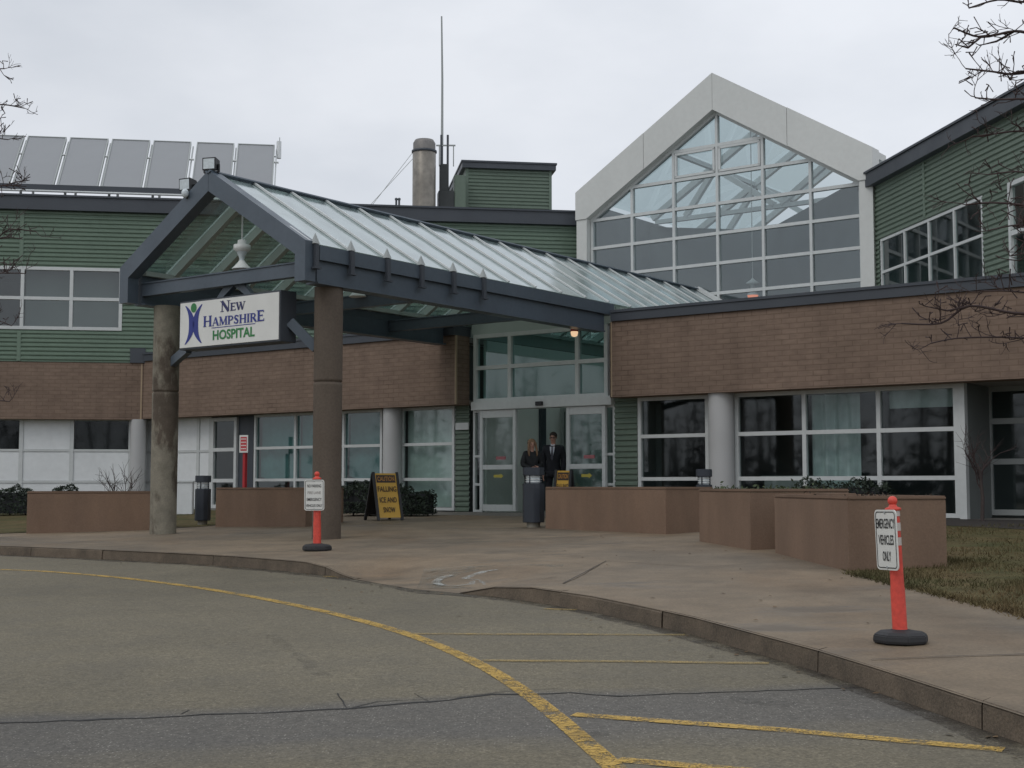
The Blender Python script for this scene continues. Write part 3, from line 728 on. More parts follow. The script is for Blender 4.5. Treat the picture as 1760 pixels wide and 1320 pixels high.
mb = MB(); mb.fbox(FM, ucn, ucn + .06, NW + .1, NW + 1.3, 0, 2.33); mesh_obj('recess_wall', mb, m_intd, blk)
# entrance: transom, header, leaves
tr = [FM.S(x, 640, NW) for x in (818, 877, 993, 1043)]
zh0, zh1 = FM.Z(930, 703, NW), FM.Z(930, 688, NW)
zt1, zm = FM.Z(930, 570, NW), FM.Z(930, 626, NW)
window(blk, FM, tr, [zh1 + .05, zm, zt1], NW + .02, .085, .12, g_teal, m_alum, 'transom_window')
mb = MB(); mb.fbox(FM, tr[0] - .1, tr[-1] + .1, NW - .02, NW + .14, zt1 + .045, zt1 + .42); mesh_obj('transom_head', mb, m_rib, blk)
mb = MB(); u0 = FM.S(811, 700, NW - .12); u1 = FM.S(1052, 690, NW - .12)
mb.fbox(FM, u0, u1, NW - .16, NW + .16, zh0 + .02, zh1 + .02); hd = mesh_obj('door_header', mb, m_alum, blk, .008)
mb = MB(); us_ = FM.S(927, 693, NW - .18); mb.fbox(FM, us_ - .085, us_ + .085, NW - .22, NW - .162, FM.Z(927, 697, NW - .18), FM.Z(927, 690, NW - .18)); mesh_obj('motion_sensor', mb, m_black, hd, .006)
for (x0, x1, nn) in ((826, 888, NW - .07), (975, 1042, NW - .07)):
    a, b = FM.S(x0, 800, nn), FM.S(x1, 800, nn); zt_ = zh0 + .01; zmid = FM.Z(855, 803, nn)
    mb = MB(); fr = .10
    mb.fbox(FM, a, a + fr * .8, nn - .04, nn + .04, .03, zt_); mb.fbox(FM, b - fr * .8, b, nn - .04, nn + .04, .03, zt_)
    for z0, z1 in ((.03, .17), (zmid - .05, zmid + .05), (zt_ - .16, zt_)): mb.fbox(FM, a + fr * .8, b - fr * .8, nn - .036, nn + .036, z0, z1)
    leaf = mesh_obj('sliding_door', mb, m_alum, blk, .004)
    g = MB(); g.quad(*[FM.P(u, nn, z) for u, z in ((a + .08, .17), (b - .08, .17), (b - .08, zt_ - .16), (a + .08, zt_ - .16))]); mesh_obj('pane', g, g_win, leaf)
    mb = MB(); um = (a + b) / 2; mb.fbox(FM, um - .06, um + .2, nn - .012, nn - .004, zmid + .16, zmid + .23); mesh_obj('notice_sticker', mb, MAT('red_sticker', (.36, .12, .13), .5), leaf)
    mb = MB(); mb.prism([FM.P(um + x, nn - .012, zmid - .17 + z) for x, z in ((-.12, -.05), (.06, -.05), (.06, -.075), (.14, -.02), (.06, .035), (.06, .01), (-.12, .01))], FM.P(0, .006, 0) - FM.P(0, 0, 0)); mesh_obj('direction_sticker', mb, MAT('yellow_sticker', (.45, .38, .06), .5), leaf)
ul = [FM.S(815, 800, NW), FM.S(828, 800, NW)]; window(blk, FM, ul, [.03, zmid * .62, zmid * 1.25, zh0], NW + .03, .05, .08, g_win, m_alum, 'sidelight')
ul = [FM.S(1040, 800, NW), FM.S(1056, 800, NW)]; window(blk, FM, ul, [.03, zmid * .62, zmid * 1.25, zh0], NW + .03, .05, .08, g_win, m_alum, 'sidelight')
# vestibule
ua, ub = FM.S(815, 800, NW), FM.S(1056, 800, NW)
mb = MB(); uw = FM.S(925, 760, NW + 2.2)
mb.fbox(FM, FM.S(880, 760, NW + 2.2), uw, NW + 2.2, NW + 2.3, 0, 2.4); mb.fbox(FM, ua + .1, ua + .2, NW + .2, NW + 6.2, 0, 3.75); mb.fbox(FM, ub - .12, ub - .02, NW + .2, NW + 6.2, 0, 3.75)
mb.fbox(FM, ua - 1, ub + 1, NW + 6.2, NW + 6.3, 0, 4.6)
mesh_obj('vestibule_wall', mb, MAT('vestibule_paint', (.80, .80, .76), .7, .06), blk)
window(blk, FM, [uw + .15, uw + .28, uw + 1.45, uw + 1.58, ub - .15], [.05, 1.0, 2.35], NW + 3.0, .09, .08, g_teal, m_alumd, 'inner_door')
mb = MB(); mb.fbox(FM, uw + .02, uw + .12, NW + 2.15, NW + 2.35, 0, 2.4); mb.fbox(FM, uw - .62, uw - .45, NW + 2.17, NW + 2.195, .9, 1.75); mesh_obj('vestibule_post', mb, m_navyd, blk)

# ------------------------------------------------------------------ glazed atrium
VA = 30.5; UCN = -16.05
atr = thing('glass_atrium', 'gabled glass atrium with a broad pale fascia above the brick roof', 'building', FM.P(UCN, VA, 3.9))
mb = MB(); o3 = FM.P(0, .42, 0) - FM.P(0, 0, 0)
def G(x, z, n=VA - .2): return FM.P(UCN + x, n, z)
ms_ = 2.05
def oz(x): return 11.13 - (11.13 - 8.56) * abs(x) / 4.22
def iz(x): return 10.17 - (10.17 - 7.80) * abs(x) / 3.87
for sgn in (-1, 1):
    mb.prism([G(sgn * .004, 11.13), G(sgn * .004, 10.17), G(sgn * (ms_ - .006), iz(ms_)), G(sgn * (ms_ - .006), oz(ms_))], o3)
    mb.prism([G(sgn * (ms_ + .006), oz(ms_)), G(sgn * (ms_ + .006), iz(ms_)), G(sgn * 3.87, 7.80), G(sgn * 4.22, 7.80), G(sgn * 4.22, 8.56)], o3)
mesh_obj('gable_fascia', mb, m_fascia, atr)
for sgn in (-1, 1):
    mb = MB(); mb.fbox(FM, UCN + sgn * 3.87, UCN + sgn * 4.2, VA - .17, VA + .25, 3.85, 7.797); mesh_obj('corner_pillar', mb, m_fascia, atr)
mb = MB()   # roof fascia seen edge-on and the soffit behind the gable
for sgn in (-1, 1):
    mb.prism([G(sgn * .004, 11.10, VA + .225), G(sgn * .004, 10.9, VA + .225), G(sgn * 4.2, 8.36, VA + .225), G(sgn * 4.2, 8.53, VA + .225)], (o3 / .42) * .5)
mesh_obj('ridge_flashing', mb, m_fascia, atr)
um_ = [-3.82 + 1.2733 * i for i in range(7)]
zrow = [3.95, 4.69, 5.46, 6.23, 7.0, 7.77, 8.53, 9.29]
def gtop(x): return 10.12 - (10.12 - 7.77) * abs(x) / 3.82
mb = MB(); mw = .035
for x in um_: mb.fbox(FM, UCN + x - mw, UCN + x + mw, VA, VA + .12, 3.9, max(7.77, gtop(x)))
for z in zrow:
    if z <= 7.78: ext = 3.82
    else: ext = 3.82 * (10.12 - z) / (10.12 - 7.77)
    xs = [-ext] + [x for x in um_ if abs(x) < ext - .02] + [ext]
    for a, b in zip(xs, xs[1:]): mb.fbox(FM, UCN + a + mw, UCN + b - mw, VA + .004, VA + .116, z - .04, z + .04)
for sgn in (-1, 1): mb.beam(G(sgn * 3.86, 7.76, VA + .06), G(sgn * .0, 10.14, VA + .06), .13, .09)
# opening light frames in the upper rows
for a, b, z0, z1 in ((um_[2], um_[3], 8.53, 9.29), (um_[3], um_[4], 8.53, 9.29)):
    for p, q in (((a + .06, z0 + .08), (b - .06, z0 + .08)), ((a + .06, z1 - .08), (b - .06, z1 - .08)), ((a + .08, z0 + .08), (a + .08, z1 - .08)), ((b - .08, z0 + .08), (b - .08, z1 - .08))):
        mb.beam(G(p[0], p[1], VA + .02), G(q[0], q[1], VA + .02), .06, .06)
wf = mesh_obj('curtain_wall_frame', mb, m_alum, atr)
g = MB(); g.poly([G(x, z, VA + .07) for x, z in ((-3.84, 3.9), (3.84, 3.9), (3.84, 7.77), (0, 10.12), (-3.84, 7.77))]); mesh_obj('pane', g, g_atr, wf)
# glazed pitched roof and its white trusses
VE = VA + 9.0
g = MB()
for sgn in (-1, 1): g.quad(G(0, 10.95, VA + .75), G(0, 10.95, VE), G(sgn * 4.1, 8.45, VE), G(sgn * 4.1, 8.45, VA + .75))
mesh_obj('skylight', g, g_sky, atr)
mb = MB()
nb = 3
for i in range(nb + 1):
    n = VA + .9 + (VE - VA - 1.0) * i / nb
    for sgn in (-1, 1): mb.beam(G(sgn * .05, 10.85, n), G(sgn * 4.0, 8.42, n), .16, .18)
for k in (.5,):
    for sgn in (-1, 1): mb.beam(G(sgn * 4 * k, 10.88 - 2.46 * k, VA + .95), G(sgn * 4 * k, 10.88 - 2.46 * k, VE - .1), .12, .12)
mesh_obj('roof_rib', mb, m_white, atr)
for i in (1, 2):
    n = VA + .9 + (VE - VA - 1.0) * i / nb + .02
    mb = MB()
    mb.beam(G(-3.9, 8.30, n), G(3.9, 8.30, n), .12, .12)
    for sgn in (-1, 1):
        mb.beam(G(sgn * .1, 8.36, n), G(sgn * 1.9, 9.6, n), .15, .15); mb.beam(G(sgn * 2.9, 8.36, n), G(sgn * 1.95, 9.6, n), .15, .15)
    mesh_obj('roof_truss', mb, m_white, atr)
mb = MB()
for sgn in (-1, 1): mb.fbox(FM, UCN + sgn * 4.02, UCN + sgn * 4.19, VA + .3, VE, 3.9, 8.3)
mb.fbox(FM, UCN - 4.0, UCN + 4.0, VE, VE + .12, 0, 8.25); mesh_obj('side_wall', mb, MAT('atrium_wall', (.30, .315, .32), .8, .08), atr)
m_igw = MAT('grey_inner_wall', (.25, .27, .275), .8, .12, .5)
mb = MB(); mb.fbox(FA, 12.4, 19.4, 1.7, 1.8, 3.2, 8.16); mesh_obj('inner_parapet', mb, m_igw, atr)
mb = MB(); mb.fbox(FC, -7.2, -.45, -.14, -.04, 3.2, 7.95); mesh_obj('inner_parapet', mb, m_igw, atr)

# ------------------------------------------------------------------ right green wing
rw = thing('green_side_wing', 'green corrugated wing with angled window band behind the brick roof at right', 'building', FC.P(4, .3, 3.9))
ZC0, ZC1 = 7.62, 7.93
ws = [FC.S(x, y) for x, y in ((1515, 440), (1555, 440), (1597, 440), (1641, 440), (1690, 440))]
wz = [4.62, FC.Z(1600, 437), FC.Z(1515, 413)]
mb = MB()
siding(mb, FC, -.05, ws[0] - .04, 3.85, ZC0, 0); siding(mb, FC, ws[0] - .04, ws[-1] + .04, wz[-1] + .03, ZC0, 0); siding(mb, FC, ws[0] - .04, ws[-1] + .04, 3.85, wz[0] - .03, 0)
w2 = FC.S(1738, 400); siding(mb, FC, ws[-1] + .04, w2 - .04, 3.85, ZC0, 0); siding(mb, FC, w2 - .04, w2 + 2.7, 6.35, ZC0, 0); siding(mb, FC, w2 - .04, w2 + 2.7, 3.85, 4.3, 0); siding(mb, FC, w2 + 2.7, 14, 3.85, ZC0, 0)
mesh_obj('siding', mb, m_green2, rw)
mb = MB(); sj = FC.S(1590, 330)
for s in (sj, sj + 4.6):
    mb = MB(); mb.fbox(FC, s - .045, s + .045, -.036, -.002, wz[-1] + .08, ZC0); mesh_obj('siding_trim', mb, m_green2, rw)
mb = MB(); mb.fbox(FC, -.42, 14, -.22, .3, ZC0, ZC1); mb.fbox(FC, -.46, 14, -.26, .34, ZC1 + .002, ZC1 + .05); mesh_obj('roof_fascia', mb, m_navyd, rw)
mb = MB(); mb.fbox(FC, -.3, 14, .35, 8, ZC0 - .1, ZC0 + .1); mesh_obj('roof', mb, m_roofm, rw)
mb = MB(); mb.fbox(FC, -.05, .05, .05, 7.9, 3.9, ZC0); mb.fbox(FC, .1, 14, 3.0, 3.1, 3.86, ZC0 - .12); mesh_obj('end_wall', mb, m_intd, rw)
window(rw, FC, ws, wz, .02, .06, .06, g_teal, m_alum, 'window_band')
window(rw, FC, [w2, w2 + 1.3, w2 + 2.6], [4.35, 5.35, 6.3], .02, .085, .11, g_win, m_alum, 'window')
mb = MB(); drape(mb, FC, w2 + .05, w2 + 2.5, .25, 5.0, 6.3, .02, .3); mesh_obj('blind', mb, m_curt, rw, 0, False)

# ------------------------------------------------------------------ rooftop plant room, stack, mast, pipes, solar panels
NPH = 5.0
pz = FA.Z(870, 281, NPH)
ph = thing('rooftop_plant_room', 'small green corrugated plant room with flat dark roof edge on the rear roof', 'plant room', FA.P(FA.S(875, 360, NPH), NPH, 7.8))
pa, pb = FA.S(800, 330, NPH), FA.S(948, 330, NPH)
mb = MB(); siding(mb, FA, pa + .09, pb - .09, 7.7, pz - .2, NPH); mesh_obj('siding', mb, m_green2, ph)
mb = MB(); mb.fbox(FA, pa, pa + .09, NPH - .04, NPH + .1, 7.7, pz - .2); mb.fbox(FA, pb - .09, pb, NPH - .04, NPH + .1, 7.7, pz - .2); mb.fbox(FA, pa, pa + .1, NPH + .1, NPH + 4.5, 7.7, pz - .2); mb.fbox(FA, pb - .1, pb, NPH + .1, NPH + 4.5, 7.7, pz - .2)
mb.fbox(FA, pa, pb, NPH + 4.5, NPH + 4.6, 7.7, pz - .2); mesh_obj('wall', mb, m_green2, ph)
mb = MB(); mb.fbox(FA, pa - .12, pb + .12, NPH - .14, NPH + 4.7, pz - .2, pz - .03); mb.fbox(FA, pa - .15, pb + .15, NPH - .17, NPH + 4.73, pz - .027, pz + .03); mesh_obj('roof_edge', mb, m_navyd, ph)
mb = MB(); sv = FA.S(872, 278, NPH + 1); mb.tube([FA.P(sv, NPH + 1, pz + .03), FA.P(sv, NPH + 1, pz + .22)], .03); mesh_obj('vent_pipe', mb, m_navyd, ph)

NS = 4.2
s0 = FA.S(729, 300, NS); zt0 = FA.Z(729, 240, NS); rs = (FA.S(749, 300, NS) - FA.S(709, 300, NS)) / 2
b0 = FA.P(s0, NS, 7.6); st = thing('exhaust_stack', 'weathered round steel exhaust stack with domed cap rising behind the canopy', 'chimney', b0)
h = zt0 - 7.6; mb = MB(); mb.lathe(b0, [(rs, 0), (rs, h - .38), (rs * .985, h - .37)], 28); mesh_obj('shaft', mb, m_steel, st)
mb = MB(); mb.lathe(b0, [(rs * .96, h - .372), (rs * .96, h - .12), (rs * .8, h - .02), (rs * .5, h), (rs * .1, h + .005)], 28); mesh_obj('cap', mb, MAT('dull_cap_steel', (.19, .18, .17), .5, .2, 2, metal=.5), st)
mb = MB()
for zb in (.75, 1.25, h - .42):
    mb = MB(); mb.lathe(b0, [(rs + .002, zb), (rs + .03, zb + .01), (rs + .03, zb + .07), (rs + .002, zb + .08)], 28); mesh_obj('clamp_band', mb, m_navyd, st)
mb = MB()
for (x, y, zz_) in ((640, 352, 0), (622, 368, 0), (672, 352, 0)):
    e = FA.P(FA.S(x, y, NS + .4), NS + .4, FA.Z(x, y, NS + .4)); zz2 = h - .4 if x < 650 else .9
    mb.tube([b0 + Vector((-rs, 0, zz2 - (.2 if x == 622 else 0))), e], .009, 4)
mesh_obj('guy_wire', mb, m_alum, st)
NF = 4.6
sf = FA.S(766, 320, NF); b1 = FA.P(sf, NF, 7.6)
fl = thing('boiler_flue', 'dark boxy boiler flue tight against the right of the steel stack', 'flue', b1)
mb = MB(); mb.box(b1, .48, .5, FA.Z(766, 330, NF) - 7.6, a85); mb.box(b1 + Vector((-.06, 0, FA.Z(766, 330, NF) - 7.597)), .26, .3, .85, a85); mesh_obj('duct', mb, MAT('sooty_metal', (.035, .04, .04), .6, .2), fl, .02)
mb = MB(); mb.box(b1 + Vector((.42, .1, 0)), .36, .5, FA.Z(780, 303, NF) - 7.6, a85); mesh_obj('side_duct', mb, m_green2, fl, .02)
for dx in (-.14, .06):
    mb = MB(); mb.tube([b1 + Vector((dx, 0, .8)), b1 + Vector((dx, 0, FA.Z(766, 232, NF) - 7.6))], .035, 8); mesh_obj('vent_pipe', mb, m_navyd, fl)
mb = MB(); zz0 = FA.Z(766, 286, NF) - 7.6; zz1 = FA.Z(766, 250, NF) - 7.6
for dx in (-.2, .24): mb.tube([b1 + Vector((dx, 0, zz0)), b1 + Vector((dx, 0, zz1))], .018, 6)
mb.beam(b1 + Vector((-.3, 0, zz1)), b1 + Vector((.3, 0, zz1)), .05, .04); mesh_obj('guard_frame', mb, m_alumd, fl)
NM = 4.9; smt = FA.S(760, 200, NM); b2 = FA.P(smt, NM, 7.6)
mt = thing('whip_antenna', 'tall thin whip antenna standing beside the steel exhaust stack', 'antenna', b2)
zt2 = FA.Z(759, 28, NM); zm2 = FA.Z(759, 245, NM)
mb = MB(); mb.tube([b2, Vector((b2.x, b2.y, zm2))], .035, 8); mesh_obj('mount_pole', mb, m_navyd, mt)
mb = MB(); mb.tube([Vector((b2.x, b2.y, zm2 - .05)), Vector((b2.x, b2.y, (zm2 + zt2) / 2)), Vector((b2.x - .03, b2.y, zt2))], [.042, .034, .024], 8); mesh_obj('whip', mb, m_alumd, mt)
for x, yt in ((681, 344), (686, 344)):
    n = 3; s = FA.S(x, 352, n); p = FA.P(s, n, 7.7); t = thing('roof_vent_pipe', 'thin roof vent pipe of a pair, %s the steel stack' % ('farther from' if x == 681 else 'nearer to'), 'pipe', p, 'vent pipes left of the stack')
    mb = MB(); mb.tube([p, Vector((p.x, p.y, FA.Z(x, yt, n)))], .03, 8); mesh_obj('pipe', mb, m_navyd, t); mb = MB(); mb.lathe(Vector((p.x, p.y, FA.Z(x, yt, n))), [(.045, 0), (.045, .05), (.02, .07)], 8); mesh_obj('cap', mb, m_navyd, t)
# solar collectors, tilted 45 degrees on a rail
NSO = .9; zb_ = FA.Z(200, 328, NSO) + .05; wp = 1.155; Lp = 2.62
sR = FA.S(468, 330, NSO); tl = R(45)
ordn = ['rightmost solar collector in the row, beside the weather sensor', 'second solar collector from the right end of the roof row', 'third solar collector from the right end of the roof row', 'fourth solar collector from the right end of the roof row', 'fifth solar collector from the right end of the roof row', 'sixth solar collector from the right, above the left siding joint', 'solar collector at the far left, cut off by the picture edge']
for i in range(7):
    s1 = sR - i * wp - (.06 if i > 1 else 0); s0_ = s1 - wp + .1
    b = FA.P((s0_ + s1) / 2, NSO, zb_); t = thing('solar_panel', 'tilted grey ' + ordn[i], 'solar panel', b, 'solar collectors on the left roof')
    def SP(s, l, d): return FA.P(s, NSO + l * math.cos(tl) + d * math.sin(tl), zb_ + l * math.sin(tl) - d * math.cos(tl))
    mb = MB(); mb.hexa([SP(s0_ + .03, .03, .02), SP(s1 - .03, .03, .02), SP(s1 - .03, Lp - .03, .02), SP(s0_ + .03, Lp - .03, .02)] + [SP(s0_ + .03, .03, .08), SP(s1 - .03, .03, .08), SP(s1 - .03, Lp - .03, .08), SP(s0_ + .03, Lp - .03, .08)]); mesh_obj('collector', mb, m_solar, t)
    mb = MB()
    for (a, b_, c, d) in ((s0_, s0_ + .03, 0, Lp), (s1 - .03, s1, 0, Lp), (s0_ + .03, s1 - .03, 0, .03), (s0_ + .03, s1 - .03, Lp - .03, Lp)):
        mb.hexa([SP(a, c, 0), SP(b_, c, 0), SP(b_, d, 0), SP(a, d, 0), SP(a, c, .1), SP(b_, c, .1), SP(b_, d, .1), SP(a, d, .1)])
    mesh_obj('frame', mb, m_alumd, t)
    mb = MB()
    mb.beam(SP(s1 + .05, .0, .14), SP(s1 + .05, Lp * .98, .14), .035, .05)
    mb.beam(FA.P(s0_ + .2, NSO + .05, 7.75), SP(s0_ + .2, .1, .12), .05, .05); mb.beam(FA.P(s0_ + .2, NSO + 1.7, 7.75), SP(s0_ + .2, Lp - .2, .12), .05, .05)
    for l in (Lp * .66, .06): mb.tube([SP(s1 - .03, l, .05), SP(s1 + .13, l, .05)], .03, 6)
    mesh_obj('support_strut', mb, m_alum, t)
rl = thing('collector_rail', 'dark support rail with pale pipe under the solar collectors', 'rail', FA.P(sR - 4, NSO, zb_ - .1))
mb = MB(); mb.fbox(FA, sR - 8.3, sR, NSO - .12, NSO - .02, zb_ - .13, zb_ + .04); mesh_obj('rail', mb, m_navyd, rl)
mb = MB(); mb.tube([FA.P(sR - 8.3, NSO - .16, zb_ - .15), FA.P(sR, NSO - .16, zb_ - .15)], .032, 8); mesh_obj('pipe', mb, m_alum, rl)
ps = FA.P(sR + .12, NSO + 1.75, 0); zs1 = FA.Z(474, 243, NSO + 1.75)
t = thing('roof_sensor', 'small white weather sensor bracketed to the right end of the solar row', 'sensor', (ps.x, ps.y, zs1 - .5))
mb = MB(); mb.tube([(ps.x, ps.y, zs1 - .5), (ps.x, ps.y, zs1)], .07, 10); mesh_obj('housing', mb, m_white, t)
mb = MB(); mb.tube([(ps.x + .02, ps.y, zs1), (ps.x + .02, ps.y, zs1 + .12)], .012, 6); mb.beam((ps.x - .2, ps.y, zs1 - .45), (ps.x + .05, ps.y, zs1 - .45), .03, .03); mesh_obj('bracket', mb, m_alumd, t)

# ------------------------------------------------------------------ entrance canopy
UCC = -16.6; VF = 14.25; VR = 30.42; HW = 2.15
ZE, ZR, ZBB = 4.23, 5.56, 3.66
def CP(x, v, z): return FM.P(UCC + x, v, z)
can = thing('entrance_canopy', 'long glass-roofed entrance canopy with slate blue beams on two concrete columns', 'canopy', CP(0, 15, -.24))
vdir = lambda d: FM.P(0, d, 0) - FM.P(0, 0, 0)
for cu, cv in ((-14.68, 15.05), (-18.45, 14.98)):
    b = FM.P(cu, cv, slope_z(cv) - .05); rr = .222
    mb = MB(); mb.lathe(b, [(rr, 0), (rr, 2.40), (rr, 2.435), (rr - .014, 2.44), (rr - .014, 2.462), (rr, 2.467), (rr, 2.5), (rr, 3.64 - b.z)], 36)
    mesh_obj('column', mb, m_colm if cu < -16 else MAT('dark_stained_column', (.105, .082, .062), .85, .22, 1.4, 30, .12, stretch=(1, 1, .35)), can)
mb = MB()   # pentagonal front gable frame
for sgn in (-1, 1):
    mb.prism([CP(sgn * .003, VF, ZR + .06), CP(sgn * .003, VF, ZR - .28), CP(sgn * 1.98, VF, 4.06), CP(sgn * 1.98, VF, ZBB - .02), CP(sgn * 2.2, VF, ZBB - .02), CP(sgn * 2.2, VF, ZE + .02)], vdir(.22))
mesh_obj('gable_frame', mb, m_navy, can)
for sgn in (-1, 1):
    mb = MB(); x0, x1 = sgn * 2.0, sgn * HW
    mb.fbox(FM, UCC + x0, UCC + x1, VF + .303, VW - .08, ZBB, 3.985); mb.fbox(FM, UCC + x0, UCC + x1 + sgn * .06, VF + .303, VW + (.2 if sgn > 0 else .1), 3.988, ZE - .02)
    mb.fbox(FM, UCC + x0 - sgn * .08, UCC + x1 + sgn * .03, VF + .303, VW - .08, ZBB - .03, ZBB - .002)
    mesh_obj('eave_beam', mb, m_navy, can)
    mb = MB(); mb.fbox(FM, UCC + sgn * 1.9, UCC + sgn * 1.99, VF + .31, VR, ZE - .1, ZE - .02); mesh_obj('gutter', mb, m_rib, can)
for v, z in ((14.62, 3.78), (17.75, 3.76), (20.9, 3.76)):
    mb = MB(); mb.fbox(FM, UCC - 1.985, UCC + 1.985, v - .07, v + .07, z, z + .2); mb.fbox(FM, UCC - 1.985, UCC + 1.985, v - .09, v + .09, z + .203, z + .225); mesh_obj('tie_beam', mb, m_navy, can)
mb = MB(); mb.fbox(FM, UCC - .09, UCC + .09, VF + .303, VR, ZR - .34, ZR - .13); mesh_obj('ridge_beam', mb, m_navy, can)
th_r = math.atan2(ZR - ZE, HW)
nr = 19
for k in range(nr + 1):
    v = VF + .12 + (VR - VF - .2) * k / nr
    for sgn in (-1, 1):
        mb = MB()
        if v > VF + .35:
            mb.beam(CP(sgn * .02, v, ZR - .115), CP(sgn * (HW - .06), v, ZE - .075), .10, .15)
        mb.cur = 1
        mb.beam(CP(sgn * .02, v, ZR + .022), CP(sgn * (HW + .02), v, ZE + .022), .035, .032)
        mesh_obj('rafter', mb, [m_rib, m_alum], can)
for sgn in (-1, 1):
    g = MB(); g.quad(CP(sgn * .01, VF + .1, ZR), CP(sgn * .01, VR, ZR), CP(sgn * (HW + .02), VR, ZE), CP(sgn * (HW + .02), VF + .1, ZE)); mesh_obj('roof_glass', g, g_roof, can)
mb = MB()
for sgn in (-1, 1): mb.beam(CP(sgn * .03, VF - .02, ZR + .03), CP(sgn * .03, VR, ZR + .03), .06, .03, (sgn * -.5 * UX[0], sgn * -.5 * UX[1], .85))
mesh_obj('ridge_cap', mb, m_navy, can)
mb = MB()
for sgn in (-1, 1): mb.beam(CP(sgn * .02, VR + .01, ZR + .06), CP(sgn * (HW + .1), VR + .01, ZE + .06), .1, .09)
mesh_obj('end_flashing', mb, m_alum, can)
mb = MB()
for sgn in (-1, 1): mb.fbox(FM, UCC + sgn * 2.01, UCC + sgn * 2.11, VW + .6, VR, 3.6, ZE - .02)
mesh_obj('knee_wall', mb, m_rib, can)
mb = MB()
for sgn in (-1, 1): mb.prism([CP(sgn * .003, VW + .62, ZR - .26), CP(sgn * .003, VW + .62, ZR - .34), CP(sgn * 1.98, VW + .62, ZE - .12), CP(sgn * 1.98, VW + .62, ZE - .04)], vdir(.08))
mesh_obj('inner_gable_bar', mb, m_rib, can)
for i, x in enumerate((515, 570, 643, 703, 763, 815)):
    v = VF + .12 + (VR - VF - .2) * (i + .02) / nr + (.06 if i == 0 else 0)
    mb = MB(); X = HW + .062; xx = UCC + X
    mb.fbox(FM, xx, xx + .05, v - .04, v + .04, 3.86, 4.205); mb.fbox(FM, xx, xx + .075, v - .07, v + .07, 3.83, 3.857)
    b4 = [CP(X - .05, v - .055, 4.215), CP(X + .05, v - .055, 4.215), CP(X + .05, v + .055, 4.215), CP(X - .05, v + .055, 4.215)]; ap = CP(X, v, 4.385); mb.cur = 1
    mb.add(b4 + [ap], [(0, 1, 2, 3), (0, 1, 4), (1, 2, 4), (2, 3, 4), (3, 0, 4)]); mesh_obj('eave_bracket', mb, [m_navyd, m_alumd], can)
# ------------------------------------------------------------------ hanging sign
sv_, su0, su1, sz0, sz1 = 14.55, -17.6, -15.22, 2.80, 3.60
sg = thing('hospital_sign', 'white hospital name sign with blue and green lettering hung under the canopy', 'sign', FM.P((su0 + su1) / 2, sv_ + .17, sz0))
mb = MB(); mb.fbox(FM, su0, su1, sv_, sv_ + .34, sz0, sz1); mesh_obj('cabinet', mb, m_navyd, sg, .008)
mb = MB(); mb.fbox(FM, su0 + .03, su1 - .03, sv_ - .012, sv_ - .002, sz0 + .03, sz1 - .03); mesh_obj('face', mb, m_signw, sg)
mb = MB(); um0 = (su0 + su1) / 2
mb.prism([FM.P(um0 - .42, sv_ + .1, sz1 + .002), FM.P(um0 - .1, sv_ + .1, 3.92), FM.P(um0 + .1, sv_ + .1, 3.92), FM.P(um0 + .42, sv_ + .1, sz1 + .002), FM.P(um0 + .28, sv_ + .1, sz1 + .002), FM.P(um0, sv_ + .1, 3.78), FM.P(um0 - .28, sv_ + .1, sz1 + .002)], vdir(.1)); mesh_obj('hanger', mb, m_navy, sg)
for a, b in (((su1 + .005, 3.12), (-14.86, 2.70)), ((su0 - .005, 2.84), (-18.28, 2.66))):
    mb = MB(); mb.beam(FM.P(a[0], sv_ + .2, a[1]), FM.P(b[0], sv_ + .42, b[1]), .10, .15); mesh_obj('brace', mb, m_navy, sg)
SX = Vector((UX[0], UX[1], 0)); SY = Vector((0, 0, 1))
def SG(a, b): return FM.P(su0 + .03 + a * (su1 - su0 - .06), sv_ - .016, sz0 + .03 + b * (sz1 - sz0 - .06))
